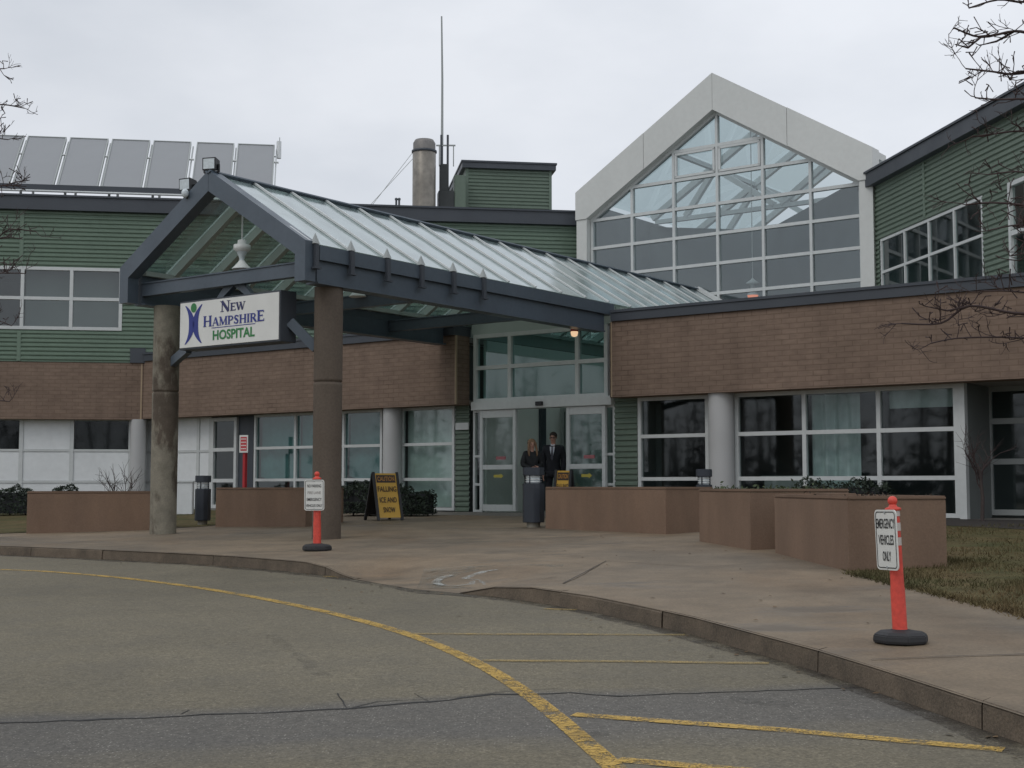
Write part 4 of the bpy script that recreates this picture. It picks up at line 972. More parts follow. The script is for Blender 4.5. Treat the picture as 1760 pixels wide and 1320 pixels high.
# serif capitals drawn as strokes: (x0,y0,x1,y1,width); '_' lists are serifs
GL = {'N': (.95, [(.16, 0, .16, 1, .07), (.14, 1, .80, 0, .17), (.80, 0, .80, 1, .07)], [(.16, 0), (.80, 1), (.12, 1)]),
      'E': (.8, [(.2, 0, .2, 1, .16), (.2, .96, .70, .96, .07), (.2, .52, .58, .52, .06), (.2, .04, .74, .04, .07), (.70, .8, .70, 1, .05), (.74, 0, .74, .22, .05), (.57, .42, .57, .62, .05)], [(.17, 0), (.17, 1)]),
      'W': (1.25, [(.12, 1, .38, 0, .16), (.38, 0, .62, .95, .06), (.60, 1, .86, 0, .16), (.86, 0, 1.12, 1, .06)], [(.12, 1), (.58, 1), (1.12, 1)]),
      'H': (1.0, [(.2, 0, .2, 1, .16), (.8, 0, .8, 1, .16), (.2, .5, .8, .5, .06)], [(.2, 0), (.2, 1), (.8, 0), (.8, 1)]),
      'A': (.95, [(.12, 0, .46, 1, .06), (.46, 1, .80, 0, .17), (.24, .33, .66, .33, .06)], [(.12, 0), (.82, 0)]),
      'M': (1.15, [(.16, 0, .18, 1, .07), (.18, 1, .56, .05, .16), (.56, .05, .94, 1, .06), (.94, 1, .96, 0, .16)], [(.16, 0), (.96, 0), (.13, 1), (.99, 1)]),
      'P': (.8, [(.2, 0, .2, 1, .16), (.2, .96, .52, .96, .07), (.52, .96, .68, .86, .1), (.68, .86, .68, .62, .15), (.68, .62, .52, .48, .1), (.52, .48, .2, .48, .06)], [(.2, 0), (.17, 1)]),
      'R': (.9, [(.2, 0, .2, 1, .16), (.2, .96, .52, .96, .07), (.52, .96, .66, .86, .1), (.66, .86, .66, .64, .15), (.66, .64, .52, .5, .1), (.52, .5, .2, .5, .06), (.45, .5, .80, 0, .16)], [(.2, 0), (.17, 1), (.84, 0)]),
      'S': (.75, [(.62, .82, .5, .95, .08), (.5, .95, .3, .95, .09), (.3, .95, .17, .8, .12), (.17, .8, .24, .6, .14), (.24, .6, .54, .42, .16), (.54, .42, .62, .22, .14), (.62, .22, .48, .05, .12), (.48, .05, .26, .05, .09), (.26, .05, .13, .22, .08), (.63, .74, .63, .98, .05), (.12, .02, .12, .28, .05)], []),
      'I': (.42, [(.21, 0, .21, 1, .16)], [(.21, 0), (.21, 1)])}
def serif(mb, txt, a0, a1, b0, hbig, hsm):
    """capitals, the first larger, set between a0 and a1 of the sign face with the baseline at b0"""
    Wt = sum(GL[c][0] * (hbig if c0 else hsm) for c, c0 in txt); H = (sz1 - sz0 - .06); Wd = (su1 - su0 - .06)
    kx = (a1 - a0) * Wd / Wt; x = a0 * Wd; lift = 0
    for c, big in txt:
        h = hbig if big else hsm; adv, st, sf = GL[c]; k = h * kx
        yy = h * H
        def pt(px_, py_): return FM.P(su0 + .03 + x + px_ * k, sv_ - .017 - lift, sz0 + .03 + b0 * H + py_ * yy)
        for x0, y0, x1, y1, wd in st:
            dx, dy = (x1 - x0) * k, (y1 - y0) * yy; L = math.hypot(dx, dy); wd = wd * 1.3; nx, ny = -dy / L * wd / 2, dx / L * wd * k / 2 / yy
            ex, ey = dx / L * .012 / k * k, 0
            mb.quad(pt(x0 + nx, y0 + ny), pt(x0 - nx, y0 - ny), pt(x1 - nx, y1 - ny), pt(x1 + nx, y1 + ny)); lift += .00004
        for sx_, sy_ in sf:
            mb.quad(pt(sx_ - .17, sy_ - .03), pt(sx_ + .17, sy_ - .03), pt(sx_ + .17, sy_ + .03), pt(sx_ - .17, sy_ + .03)); lift += .00004
        x += adv * k
T = lambda s: [(c, i) for c, i in s]
mb = MB()
serif(mb, [('N', 1), ('E', 0), ('W', 0)], .425, .675, .715, .225, .165); mesh_obj('lettering', mb, m_blued, sg, 0, False)
mb = MB(); serif(mb, [('H', 1), ('A', 0), ('M', 0), ('P', 0), ('S', 0), ('H', 0), ('I', 0), ('R', 0), ('E', 1)], .245, .865, .425, .225, .18)
for a0, a1, b0, b1 in ((.335, .775, .372, .388),): mb.quad(SG(a0, b0), SG(a1, b0), SG(a1, b1), SG(a0, b1))
mesh_obj('lettering', mb, m_blue, sg, 0, False)
mb = MB(); text_mb(mb, 'HOSPITAL', SG(.56, .215), SX, SY, .16, .98, .001, .03); mesh_obj('lettering', mb, m_greenl, sg)
mb = MB()   # emblem: two bowed blue figures back to back, arms raised, with a green head
for sgn in (-1, 1):
    L = []
    for i in range(17):
        t = i / 16; y = .07 + .86 * t; xc = .145 + sgn * (.020 + .066 * (2 * abs(t - .5)) ** 2.4); wdt = .008 + .050 * math.sin(PI * min(1, max(0, t * .98 + .01))) ** .8
        L.append((xc - wdt / 2, xc + wdt / 2, y))
    for (a, b, y), (c, d, y2) in zip(L, L[1:]): mb.quad(SG(a, y), SG(b, y), SG(d, y2), SG(c, y2))
mesh_obj('emblem_figure', mb, m_blue, sg, 0, False)
mb = MB(); mb.poly([SG(.145 + .030 * math.cos(a), .87 + .105 * math.sin(a)) + vdir(-.002) for a in [2 * PI * i / 20 for i in range(20)]]); mesh_obj('emblem_head', mb, m_greenl, sg, 0, False)
# ------------------------------------------------------------------ canopy lamps
def floodlight(p, aim, lab, st=.2):
    t = thing('floodlight', lab, 'floodlight', p, 'floodlights on the canopy peak')
    d = Vector(aim).normalized(); r = d.cross(Vector((0, 0, 1))).normalized(); u = r.cross(d)
    c = Vector(p) + Vector((0, 0, st)); q = lambda a, b, e: c + (r * a + u * b + d * e) * .78
    mb = MB(); mb.hexa([q(x, y, .12) for x, y in ((-.15, -.13), (.15, -.13), (.15, .13), (-.15, .13))] + [q(x, y, -.12) for x, y in ((-.12, -.1), (.12, -.1), (.12, .1), (-.12, .1))])
    for k in range(4): mb.hexa([q(-.1 + .06 * k + x, y, z) for z in (-.122, -.16) for x, y in ((0, -.09), (.02, -.09), (.02, .09), (0, .09))])
    mesh_obj('housing', mb, m_black, t)
    mb = MB(); mb.hexa([q(x, y, .123) for x, y in ((-.125, -.105), (.125, -.105), (.125, .105), (-.125, .105))] + [q(x, y, .13) for x, y in ((-.125, -.105), (.125, -.105), (.125, .105), (-.125, .105))]); mesh_obj('lens', mb, m_lens, t)
    mb = MB(); mb.tube([p, c - Vector((0, 0, .1))], .025, 8); mb.beam(q(-.16, 0, 0), q(-.16, -.16, 0), .03, .03); mb.beam(q(.16, 0, 0), q(.16, -.16, 0), .03, .03); mb.beam(q(-.16, -.16, 0), q(.16, -.16, 0), .03, .03); mesh_obj('bracket', mb, m_black, t)
floodlight(CP(-.66, VF + .15, 5.19), (-.45, -.85, -.05), 'black floodlight on the left slope of the canopy peak, lens facing the drive', .30)
floodlight(CP(-.04, VF + .1, ZR + .0), (-.25, -.9, -.02), 'black floodlight on the very tip of the canopy gable', .17)
t = thing('floodlight', 'smaller pale-lensed lamp below the left floodlight on the canopy peak', 'floodlight', CP(-.5, VF + .02, 5.2)); b = CP(-.50, VF - .05, 5.30)
mb = MB(); mb.ball(b, .06, 1, 1, 1.25); mesh_obj('lens', mb, m_lens, t); mb = MB(); mb.tube([b + Vector((.0, .02, .0)), CP(-.5, VF + .05, 5.2)], .035, 8); mesh_obj('bracket', mb, m_black, t)
def pendant(x, v, zl, lab, glow=None, stem=True):
    p = CP(x, v, zl); t = thing('pendant_lamp', lab, 'lamp', p, 'pendant lamps along the canopy')
    mb = MB(); mb.tube([p + Vector((0, 0, .36)), CP(x, v, ZR - .15 - abs(x) * .62)], .014, 8); mesh_obj('stem', mb, m_alum, t)
    mb = MB(); mb.lathe(p, [(.05, .36), (.07, .35), (.075, .29), (.135, .275), (.14, .2), (.10, .17), (.095, .165)], 24); mesh_obj('canopy_cap', mb, m_lampw, t)
    mb = MB(); mb.lathe(p, [(.092, .163), (.05, .08), (.04, .05), (.045, .02)], 20); mesh_obj('globe', mb, glow or m_lens, t)
    mb = MB(); mb.lathe(p, [(.045, .018), (.07, -.02), (.145, -.10), (.16, -.12), (.15, -.125)], 24); mesh_obj('shade', mb, m_lampw, t)
pendant(.15, 14.85, 4.20, 'white enamel pendant lamp hanging in the canopy gable above the name sign')
pendant(.15, 17.6, 4.06, 'white pendant lamp deeper under the canopy, behind the blue eave beam')
# lit lamp by the doors and the lamp inside the atrium
p = FM.P(-14.75, 22.0, 3.52); t = thing('lit_wall_lamp', 'small lit amber lamp glowing under the canopy beside the transom', 'lamp', p)
mb = MB(); mb.lathe(p, [(.03, .15), (.075, .13), (.08, .085), (.078, .084)], 18); mb.tube([p + Vector((0, 0, .14)), p + Vector((0, 0, .45))], .015, 6); mesh_obj('cap', mb, m_red, t)
mb = MB(); mb.lathe(p, [(.07, .082), (.074, .06), (.06, .0), (.03, -.02)], 18); mesh_obj('globe', mb, m_glow, t)
p = FM.P(-15.4, 31.15, 5.4); t = thing('lit_atrium_lamp', 'white domed lamp with glowing red underside behind the atrium glass', 'lamp', p)
mb = MB(); mb.lathe(p, [(.02, .46), (.05, .42), (.17, .34), (.17, .30), (.06, .28), (.06, .1), (.14, .06), (.15, .02)], 18); mb.tube([p + Vector((0, 0, .45)), p + Vector((0, 0, 4.3))], .012, 6); mesh_obj('shade', mb, m_lampw, t)
mb = MB(); mb.lathe(p, [(.14, .015), (.12, -.04), (.04, -.06)], 18); mesh_obj('globe', mb, m_glowr, t)

# ------------------------------------------------------------------ planters
def planter(corners, H, lab, soil=True):
    c = [Vector((x, y, gz(x, y))) for x, y in corners]; zt_ = max(p.z for p in c) + H
    cen = sum(c, Vector()) / 4; t = thing('concrete_planter', lab, 'planter', (cen.x, cen.y, cen.z), 'tan stucco planters along the pavement')
    mb = MB(); inn = [p + (cen - p).normalized() * .17 for p in c]; n = 4
    lo = [Vector((p.x, p.y, p.z - .12)) for p in c]; hi = [Vector((p.x, p.y, zt_ - .045)) for p in c]
    ih = [Vector((p.x, p.y, zt_ - .045)) for p in inn]; il = [Vector((p.x, p.y, zt_ - .2)) for p in inn]
    mb.add(lo + hi + ih + il, [(i, (i + 1) % 4, 4 + (i + 1) % 4, 4 + i) for i in range(4)] + [(4 + i, 4 + (i + 1) % 4, 8 + (i + 1) % 4, 8 + i) for i in range(4)] + [(8 + i, 8 + (i + 1) % 4, 12 + (i + 1) % 4, 12 + i) for i in range(4)])
    mesh_obj('wall', mb, m_plant, t)
    mb = MB(); oh = [p + (p - cen).normalized() * .012 for p in c]; a = [Vector((p.x, p.y, zt_ - .042)) for p in oh]; b = [Vector((p.x, p.y, zt_)) for p in oh]; cc = [Vector((p.x, p.y, zt_)) for p in inn]; d = [Vector((p.x, p.y, zt_ - .042)) for p in inn]
    mb.add(a + b + cc + d, [(k * 4 + i, k * 4 + (i + 1) % 4, (k + 1) % 4 * 4 + (i + 1) % 4, (k + 1) % 4 * 4 + i) for k in range(4) for i in range(4)]); mesh_obj('coping', mb, m_plantd, t, .012)
    mb = MB(); mb.poly([Vector((p.x, p.y, zt_ - .07)) for p in inn]); mesh_obj('soil', mb, m_soil, t)
    return t, zt_, inn
def quad_from(a, b, dep, ang=None):
    a = Vector((*a, 0)); b = Vector((*b, 0)); d = (b - a).normalized(); n = Vector((-d.y, d.x, 0)) * dep
    return [(a.x, a.y), (b.x, b.y), (b.x + n.x, b.y + n.y), (a.x + n.x, a.y + n.y)]
pl1 = planter(quad_from((.56, 22.61), (2.32, 20.46), 1.05), .66, 'tan stucco planter nearest the sliding doors, right of the dark bollard')
pl2 = planter([(2.59, 18.75), (2.98, 16.95), (4.3, 17.3), (4.0, 19.1)], .69, 'middle tan stucco planter of the right-hand row, with low greenery in it')
pl3 = planter([(3.18, 16.41), (3.41, 13.76), (4.49, 14.03), (4.27, 16.6)], .68, 'biggest tan planter, beside the lawn behind the leaning orange post')
pl4 = planter(quad_from((-8.52, 23.81), (-6.3, 24.42), .9), .67, 'long tan planter at the far left, behind the patchy column')
pl5 = planter(quad_from((-5.49, 25.12), (-3.74, 24.55), 1.6), .66, 'tan planter between the two canopy columns')
bl = thing('paving_block', 'small tan concrete block lying on the soil of the biggest planter', 'block', (3.62, 15.2, pl3[1] - .07))
mb = MB(); mb.box((3.62, 15.2, pl3[1] - .07), .3, .6, .09, .1); mesh_obj('block', mb, m_plantd, bl, .01)

# ------------------------------------------------------------------ delineator posts with signs
def local_axes(yaw): return Vector((math.cos(yaw), math.sin(yaw), 0)), Vector((-math.sin(yaw), math.cos(yaw), 0))
def post(p, H, yaw, lean, lines, sw, sh, szc, lab, dx=0.0):
    p = Vector(p); t = thing('delineator_post', lab, 'traffic post', p, 'orange delineator posts with signs'); k = H / 1.0
    mb = MB(); prof = [(.185, 0), (.19, .02), (.185, .055), (.15, .075), (.075, .085), (.06, .09)]
    mb.lathe(p, [(r * k, z * k) for r, z in prof], 8, False); mesh_obj('base', mb, m_rubber, t, .006 * k)
    ax = Vector((lean[0], lean[1], 1)).normalized(); Q = lambda h: p + ax * h * k
    mb = MB(); mb.tube([Q(.085), Q(.10), Q(.36), Q(.38), Q(.62), Q(.88), Q(.90)], [.052 * k, .05 * k, .049 * k, .046 * k, .044 * k, .042 * k, .038 * k], 18)
    mesh_obj('tube', mb, m_orange, t)
    mb = MB(); mb.tube([Q(.895), Q(.90), Q(.915), Q(.925), Q(.94), Q(.95)], [.036 * k, .055 * k, .055 * k, .03 * k, .024 * k, .022 * k], 18)
    mb.ball(Q(.965), .034 * k); mesh_obj('cap', mb, m_orange, t)
    mb = MB()
    for h in (.66, .76, .86): mb.tube([Q(h), Q(h + .055)], [.0455 * k] * 2, 18, False)
    mesh_obj('reflective_band', mb, m_ref, t)
    xd, yd = local_axes(yaw); zd = Vector((ax.x * .9, ax.y * .9, 1)).normalized(); xd = (xd - zd * xd.dot(zd)).normalized(); nd = xd.cross(zd)
    c = Q(szc) + nd * .06 * k + xd * dx
    def rr(w, h, r, off):
        o = []
        for cx_, cy_, a0 in ((1, 1, 0), (-1, 1, 90), (-1, -1, 180), (1, -1, 270)):
            for i in range(5):
                a = R(a0 + 22.5 * i); o.append(c + xd * (cx_ * (w / 2 - r) + r * math.cos(a)) + zd * (cy_ * (h / 2 - r) + r * math.sin(a)) + nd * off)
        return o
    mb = MB(); mb.prism(rr(sw, sh, .03, 0), nd * .006); sp = mesh_obj('sign_plate', mb, m_signw, t)
    mb = MB(); A = rr(sw - .024, sh - .024, .024, .008); B = rr(sw - .036, sh - .036, .018, .008)
    for i in range(20): mb.quad(A[i], A[(i + 1) % 20], B[(i + 1) % 20], B[i])
    mesh_obj('sign_border', mb, m_black, sp, 0, False)
    for txt, b, hh, wf_, faded in lines:
        mb = MB(); text_mb(mb, txt, c + zd * b * sh + nd * .007, xd, zd, hh * sh, wf_ * sw, .0015, .014); mesh_obj('faded_lettering' if faded else 'lettering', mb, m_grayt if faded else m_black, sp)
    for b in (.455, -.455):
        mb = MB(); mb.tube([c + zd * b * sh + nd * .006, c + zd * b * sh + nd * .012], .009, 8); mesh_obj('bolt', mb, m_alumd, sp)
pl = ground_at(545, 946); k1 = (132 / 2320) * pl.y
post(pl, k1 * 1.02, -.12, (-.01, -.01), [('NO PARKING', .30, .10, .70, 0), ('FIRE LANE', .08, .09, .66, 1), ('EMERGENCY', -.14, .10, .74, 0), ('VEHICLES ONLY', -.34, .09, .82, 0)], .275, .41, .70, 'upright orange post with a four-line white no parking sign, in front of the brown column', -.02)
pr = ground_at(1548, 1104); k2 = (252 / 2320) * pr.y
post(pr, k2 * .985, -1.28, (-.034, .01), [('EMERGENCY', .27, .165, .84, 0), ('VEHICLES', .0, .165, .70, 0), ('ONLY', -.27, .165, .38, 0)], .25, .385, .70, 'leaning orange post with a three-line white emergency vehicles sign, at the kerb', .0)

# ------------------------------------------------------------------ A-frame caution signs
def aframe(p, yaw, W_, H, back, lines, lab, dark=m_black):
    p = Vector(p); t = thing('caution_board', lab, 'caution sign', p, 'amber folding caution boards'); xd, yd = local_axes(yaw)
    def q(x, y, z): return p + xd * x + yd * y + Vector((0, 0, z))
    curve = lambda f: -.06 * math.sin(f * PI * .5) - back * (1 - f) * .5
    N = 8; mb = MB()
    fy = lambda f: -back * .5 * (1 - f) - .03 * (1 - f) ** 2 + .02
    for i in range(N):
        f0, f1 = .06 + .94 * i / N, .06 + .94 * (i + 1) / N
        mb.hexa([q(-W_ / 2, fy(f0), f0 * H), q(W_ / 2, fy(f0), f0 * H), q(W_ / 2, fy(f0) + .02, f0 * H), q(-W_ / 2, fy(f0) + .02, f0 * H), q(-W_ / 2, fy(f1), f1 * H), q(W_ / 2, fy(f1), f1 * H), q(W_ / 2, fy(f1) + .02, f1 * H), q(-W_ / 2, fy(f1) + .02, f1 * H)])
    pan = mesh_obj('front_panel', mb, m_amber, t)
    mb = MB()
    for s in (-1, 1):
        mb.beam(q(s * (W_ / 2 + .02), fy(.0) + .01, 0), q(s * (W_ / 2 + .02), fy(1) + .01, H + .02), .05, .04)
        mb.beam(q(s * (W_ / 2 + .03), back * .75, 0), q(s * (W_ / 2 + .03), .03, H), .05, .04)
    mb.hexa([q(-W_ / 2, back * .75 - .01, .1), q(W_ / 2, back * .75 - .01, .1), q(W_ / 2, back * .75 + .01, .1), q(-W_ / 2, back * .75 + .01, .1), q(-W_ / 2, .04, H), q(W_ / 2, .04, H), q(W_ / 2, .06, H), q(-W_ / 2, .06, H)])
    mesh_obj('frame', mb, dark, t)
    zd = (q(0, fy(.9), .9 * H) - q(0, fy(.3), .3 * H)).normalized(); nd = xd.cross(zd)
    mb = MB(); c = q(0, fy(.88), .88 * H) + nd * .004; h2 = .085 * H
    mb.quad(c - xd * W_ * .44 - zd * h2, c + xd * W_ * .44 - zd * h2, c + xd * W_ * .44 + zd * h2, c - xd * W_ * .44 + zd * h2); mesh_obj('header_band', mb, MAT('dark_header', (.03, .018, .012), .5), pan, 0, False)
    mb = MB(); text_mb(mb, 'CAUTION', q(0, fy(.88), .88 * H) + nd * .006, xd, zd, .10 * H, W_ * .78, .001, .015); mesh_obj('header_lettering', mb, MAT('orange_letter', (.50, .22, .03), .5), pan)
    if lines:
        for txt, f, wf_ in lines:
            mb = MB(); text_mb(mb, txt, q(0, fy(f), f * H) + nd * .012, xd, zd, .12 * H, W_ * wf_, .001, .02); mesh_obj('lettering', mb, MAT('brown_black_lettering', (.05, .028, .01), .5), pan)
pc = ground_at(662, 894); kk = pc.y / 2320
aframe(pc, .50, 40 * kk, 80 * kk, .52, [('FALLING', .66, .86), ('ICE AND', .43, .78), ('SNOW', .22, .55)], 'amber folding board warning of falling ice and snow, by the hedge')
u8 = FM.S(968, 836, 21.6); p8 = FM.P(u8, 21.6, 0); p8.z = gz(p8.x, p8.y); zt8 = zt(p8.x, p8.y, 809)
aframe(p8, -.45, .27, zt8 - p8.z, .3, [('FALLING', .66, .86), ('ICE AND', .43, .78), ('SNOW', .22, .55)], 'amber folding board with only its top showing over the planter by the doors')

# ------------------------------------------------------------------ bollard lights, red post sign, utility box
def bollard(p, H, w_, yaw, lab, marks=False):
    p = Vector(p); t = thing('bollard_light', lab, 'bollard', p, 'dark blue bollard lights'); hw = w_ / 2
    mb = MB(); xd, yd = local_axes(yaw)
    c8 = [(hw * x, hw * y) for x, y in ((-.55, -1), (.55, -1), (1, -.55), (1, .55), (.55, 1), (-.55, 1), (-1, .55), (-1, -.55))]
    mb.prism([p + xd * x + yd * y + Vector((0, 0, .08)) for x, y in c8], (0, 0, H * .73 - .08)); mesh_obj('body', mb, m_boll, t, .008)
    mb = MB(); mb.lathe(p, [(hw * .7, -.04), (hw * .7, .085)], 14); mesh_obj('foot', mb, MAT('concrete_foot', (.24, .22, .18), .8), t)
    z0 = H * .73 + .002; mb = MB(); mb.lathe(p, [(hw * .72, z0), (hw * .78, z0 + .01), (hw * .78, z0 + H * .13)], 16); ln = mesh_obj('lens', mb, m_lens, t)
    mb = MB()
    for k in range(3): mb.lathe(p, [(hw * .79, z0 + .02 + k * H * .04), (hw * .9, z0 + .025 + k * H * .04), (hw * .79, z0 + .032 + k * H * .04)], 16)
    mesh_obj('louvre', mb, m_lampw, ln)
    mb = MB(); mb.prism([p + xd * x + yd * y + Vector((0, 0, z0 + H * .13 + .002)) for x, y in c8], (0, 0, H * .135)); mesh_obj('cap', mb, m_boll, t, .008)
    for k in (0, 4, 2, 6):
        x, y = c8[k]; x2, y2 = c8[k + 1]; mb = MB(); mb.tube([p + xd * (x + x2) * .42 + yd * (y + y2) * .42 + Vector((0, 0, z0 - .01)), p + xd * (x + x2) * .42 + yd * (y + y2) * .42 + Vector((0, 0, z0 + H * .15))], .012, 6); mesh_obj('corner_rod', mb, m_boll, t)
b = ground_at(348, 902); bollard(b, 84 / 2320 * b.y, 24 / 2320 * b.y, -.2, 'dark blue bollard light behind the patchy column, by the far left planter')
b = ground_at(917, 906); bollard(b, 102 / 2320 * b.y, 33 / 2320 * b.y, -.5, 'dark blue bollard standing in front of the two people at the doors')
b = ground_at(1211, 905); bollard(b, 98 / 2320 * b.y, 25 / 2320 * b.y, -.5, 'dark blue bollard light in the gap between the first two right-hand planters')
uR = FM.S(421, 800, NW - .7); p = FM.P(uR, NW - .7, 0); p.z = gz(p.x, p.y); zA, zB, zC = zt(p.x, p.y, 748), zt(p.x, p.y, 778), zt(p.x, p.y, 748)
t = thing('red_post_sign', 'red post with a small red and white notice, before the dark side door', 'sign', p)
mb = MB(); mb.box(p, .085, .085, zB - p.z, -.6); mesh_obj('post', mb, m_red, t, .008)
xd, yd = local_axes(-.3); c = Vector((p.x, p.y, (zA + zB) / 2)) - yd * .07
mb = MB(); hh = (zA - zB) / 2
def sq(w_, h_, o): return [c + xd * x * w_ + Vector((0, 0, z * h_)) - yd * o for x, z in ((-1, -1), (1, -1), (1, 1), (-1, 1))]
mb.prism(sq(.115, hh, 0), -yd * .01); sp = mesh_obj('sign_plate', mb, m_signw, t)
mb = MB(); mb.quad(*sq(.085, hh * .8, .013)); mesh_obj('red_panel', mb, MAT('bright_red_panel', (.50, .05, .06), .5), sp, 0, False)
mb = MB()
for k in range(4):
    z = (.55 - .37 * k) * hh
    for x0, x1 in ((-.07, -.02), (-.012, .03), (.038, .068)): mb.quad(*[c + xd * x + Vector((0, 0, zz_)) - yd * .0145 for x, zz_ in ((x0, z - .012), (x1, z - .012), (x1, z + .012), (x0, z + .012))])
mesh_obj('faded_print', mb, m_signw, sp, 0, False)
p = ground_at(317, 884); t = thing('utility_box', 'pale utility cabinet standing behind the patchy column', 'cabinet', p)
w_ = 22 / 2320 * p.y; H = 54 / 2320 * p.y
mb = MB(); mb.box(p, w_ * 1.3, .3, H, .1); mesh_obj('cabinet', mb, m_white, t, .012)
mb = MB(); mb.box(p + Vector((0, 0, H + .002)), w_ * 1.36, .34, .03, .1); mesh_obj('lid', mb, m_alum, t, .006)

# ------------------------------------------------------------------ people
def skin_mesh(name, verts, edges, radii, root, mat, parent, levels=2):
    off = OFF[parent.name]; me = bpy.data.meshes.new(name); me.from_pydata([Vector(v) - off for v in verts], edges, [])
    o = bpy.data.objects.new(name, me); COL.objects.link(o)
    md = o.modifiers.new('Skin', 'SKIN'); md.use_smooth_shade = True; sb = o.modifiers.new('Sub', 'SUBSURF'); sb.levels = levels; sb.render_levels = levels
    for i, r_ in enumerate(radii):
        sv = me.skin_vertices[0].data[i]; sv.radius = r_ if hasattr(r_, '__len__') else (r_, r_); sv.use_root = (i == root)
    dg = bpy.context.evaluated_depsgraph_get(); m2 = bpy.data.meshes.new_from_object(o.evaluated_get(dg)); o.modifiers.clear(); o.data = m2; m2.name = name
    bpy.data.meshes.remove(me); m2.materials.clear(); m2.materials.append(mat)
    for f in m2.polygons: f.use_smooth = True; f.material_index = 0
    o.parent = parent; OFF[o.name] = off; return o
def person(p, H, yaw, lab, female, head_turn=0.0):
    p = Vector(p); t = thing('person', lab, 'person', p); k = H / 1.76
    xd, yd = local_axes(yaw)        # the figure faces -yd
    Q = lambda x, y, z: p + (xd * x + yd * y + Vector((0, 0, z))) * k
    shw = .165 if female else .19
    V = []; E = []; Rr = []
    def add(x, y, z, r_, par=None):
        V.append(Q(x, y, z)); Rr.append((r_[0] * k, r_[1] * k) if hasattr(r_, '__len__') else r_ * k)
        if par is not None: E.append((par, len(V) - 1))
        return len(V) - 1
    pel = add(0, 0, .95, (.145, .10)); wa = add(0, 0, 1.12, (.13, .09), pel); ch = add(0, 0, 1.30, (.155, .105), wa); nk0 = add(0, .005, 1.46, (.075, .065), ch); nk1 = add(0, -.005, 1.53, (.052, .052), nk0)
    hd0 = add(0, -.02, 1.59, (.062, .075), nk1); hd1 = add(0, -.012, 1.66, (.074, .09), hd0); hd2 = add(0, 0, 1.72, (.066, .08), hd1)
    arms = {}
    for s in (-1, 1):
        sh = add(s * shw, 0, 1.42, .058, ch)
        if female: el = add(s * (shw + .07), -.02, 1.16, .042, sh); wr = add(s * .07 + .01, -.22, 1.07 + (.03 if s > 0 else 0), .027, el); pd = Vector((-s * .9, -.25, -.1))
        else: el = add(s * (shw + .05), .02, 1.14, .046, sh); wr = add(s * (shw + .03), -.06, .89, .030, el); pd = Vector((-s * .1, -.15, -1))
        arms[s] = (sh, el, wr); pd.normalize(); w0 = Vector(((V[wr] - p) / k).dot(xd) * 1.0 if False else 0 for _ in range(3)) if False else None
        bx, by, bz = [(V[wr] - p).dot(a) / k for a in (xd, yd, Vector((0, 0, 1)))]
        pm = add(bx + pd.x * .075, by + pd.y * .075, bz + pd.z * .075, (.032, .018), wr)
        mx_, my_, mz_ = bx + pd.x * .075, by + pd.y * .075, bz + pd.z * .075
        side = Vector((0, -1, 0)) if not female else Vector((0, 0, 1))
        for i, fl_ in enumerate((.075, .085, .08, .062)):
            o_ = side * (.024 - .016 * i); c1 = Vector((mx_, my_, mz_)) + pd * .03 + o_; f1 = add(*c1, .010, pm); f2 = add(*(c1 + pd * fl_ * .55 + Vector((0, -.008, -.004))), .009, f1); add(*(c1 + pd * fl_ * .95 + Vector((0 if female else -s * .012, -.004, -.014))), .0075, f2)
        tb = Vector((bx, by, bz)) + pd * .03 + side * .034; a_ = add(*tb, .011, wr); add(*(tb + pd * .045 + side * .012), .009, a_)
    legs = {}
    for s in (-1, 1):
        hp = add(s * .09, 0, .88, .085, pel); kn = add(s * .10, -.01, .49, .056, hp); an = add(s * .10, .01, .09, .038, kn); to = add(s * .115, -.15, .03, (.035, .025), an); legs[s] = (hp, kn, an, to)
    body = skin_mesh('body', V, E, Rr, pel, m_skin, t)
    # jacket or coat and trousers follow the same joints, a little thicker
    def sub(idx, grow, extra=()):
        mp_ = {i: n for n, i in enumerate(idx)}; vv = [V[i] for i in idx]; ee = [(mp_[a], mp_[b]) for a, b in E if a in mp_ and b in mp_]; rr_ = [((r_[0] + grow * k, r_[1] + grow * k) if hasattr(r_, '__len__') else r_ + grow * k) for r_ in (Rr[i] for i in idx)]
        for (q, r_, par) in extra: vv.append(q); rr_.append(r_); ee.append((mp_[par], len(vv) - 1))
        return vv, ee, rr_
    up = [pel, wa, ch, nk0] + [i for s in (-1, 1) for i in arms[s]]
    if female:
        vv, ee, rr_ = sub(up, .030, [(Q(0, 0, .66), (.17 * k, .13 * k), pel)]); vv.append(Q(0, 0, .5)); rr_.append((.18 * k, .14 * k)); ee.append((len(vv) - 2, len(vv) - 1)); skin_mesh('coat', vv, ee, rr_, 0, m_coat, t)
    else:
        vv, ee, rr_ = sub(up, .03, [(Q(0, 0, .80), (.16 * k, .12 * k), pel)]); skin_mesh('jacket', vv, ee, rr_, 0, m_suit, t)
    lg = [pel] + [i for s in (-1, 1) for i in legs[s][:3]]; vv, ee, rr_ = sub(lg, .018); skin_mesh('trousers', vv, ee, rr_, 0, m_suit, t)
    for s in (-1, 1):
        mb = MB(); mb.ball(Q(s * .11, -.07, .045), .06 * k, .75, 2.1, .72); mesh_obj('shoe', mb, m_shoe, t)
    # face
    for s in (-1, 1):
        mb = MB(); mb.ball(Q(s * .031, -.094, 1.655), .011 * k); mesh_obj('eye', mb, m_dark, t)
        mb = MB(); mb.ball(Q(s * .079, .0, 1.645), .022 * k, .4, .7, 1.3); mesh_obj('ear', mb, m_skin, t)
    mb = MB(); mb.ball(Q(0, -.104, 1.625), .016 * k, .8, 1.1, 1.6); mesh_obj('nose', mb, m_skin, t)
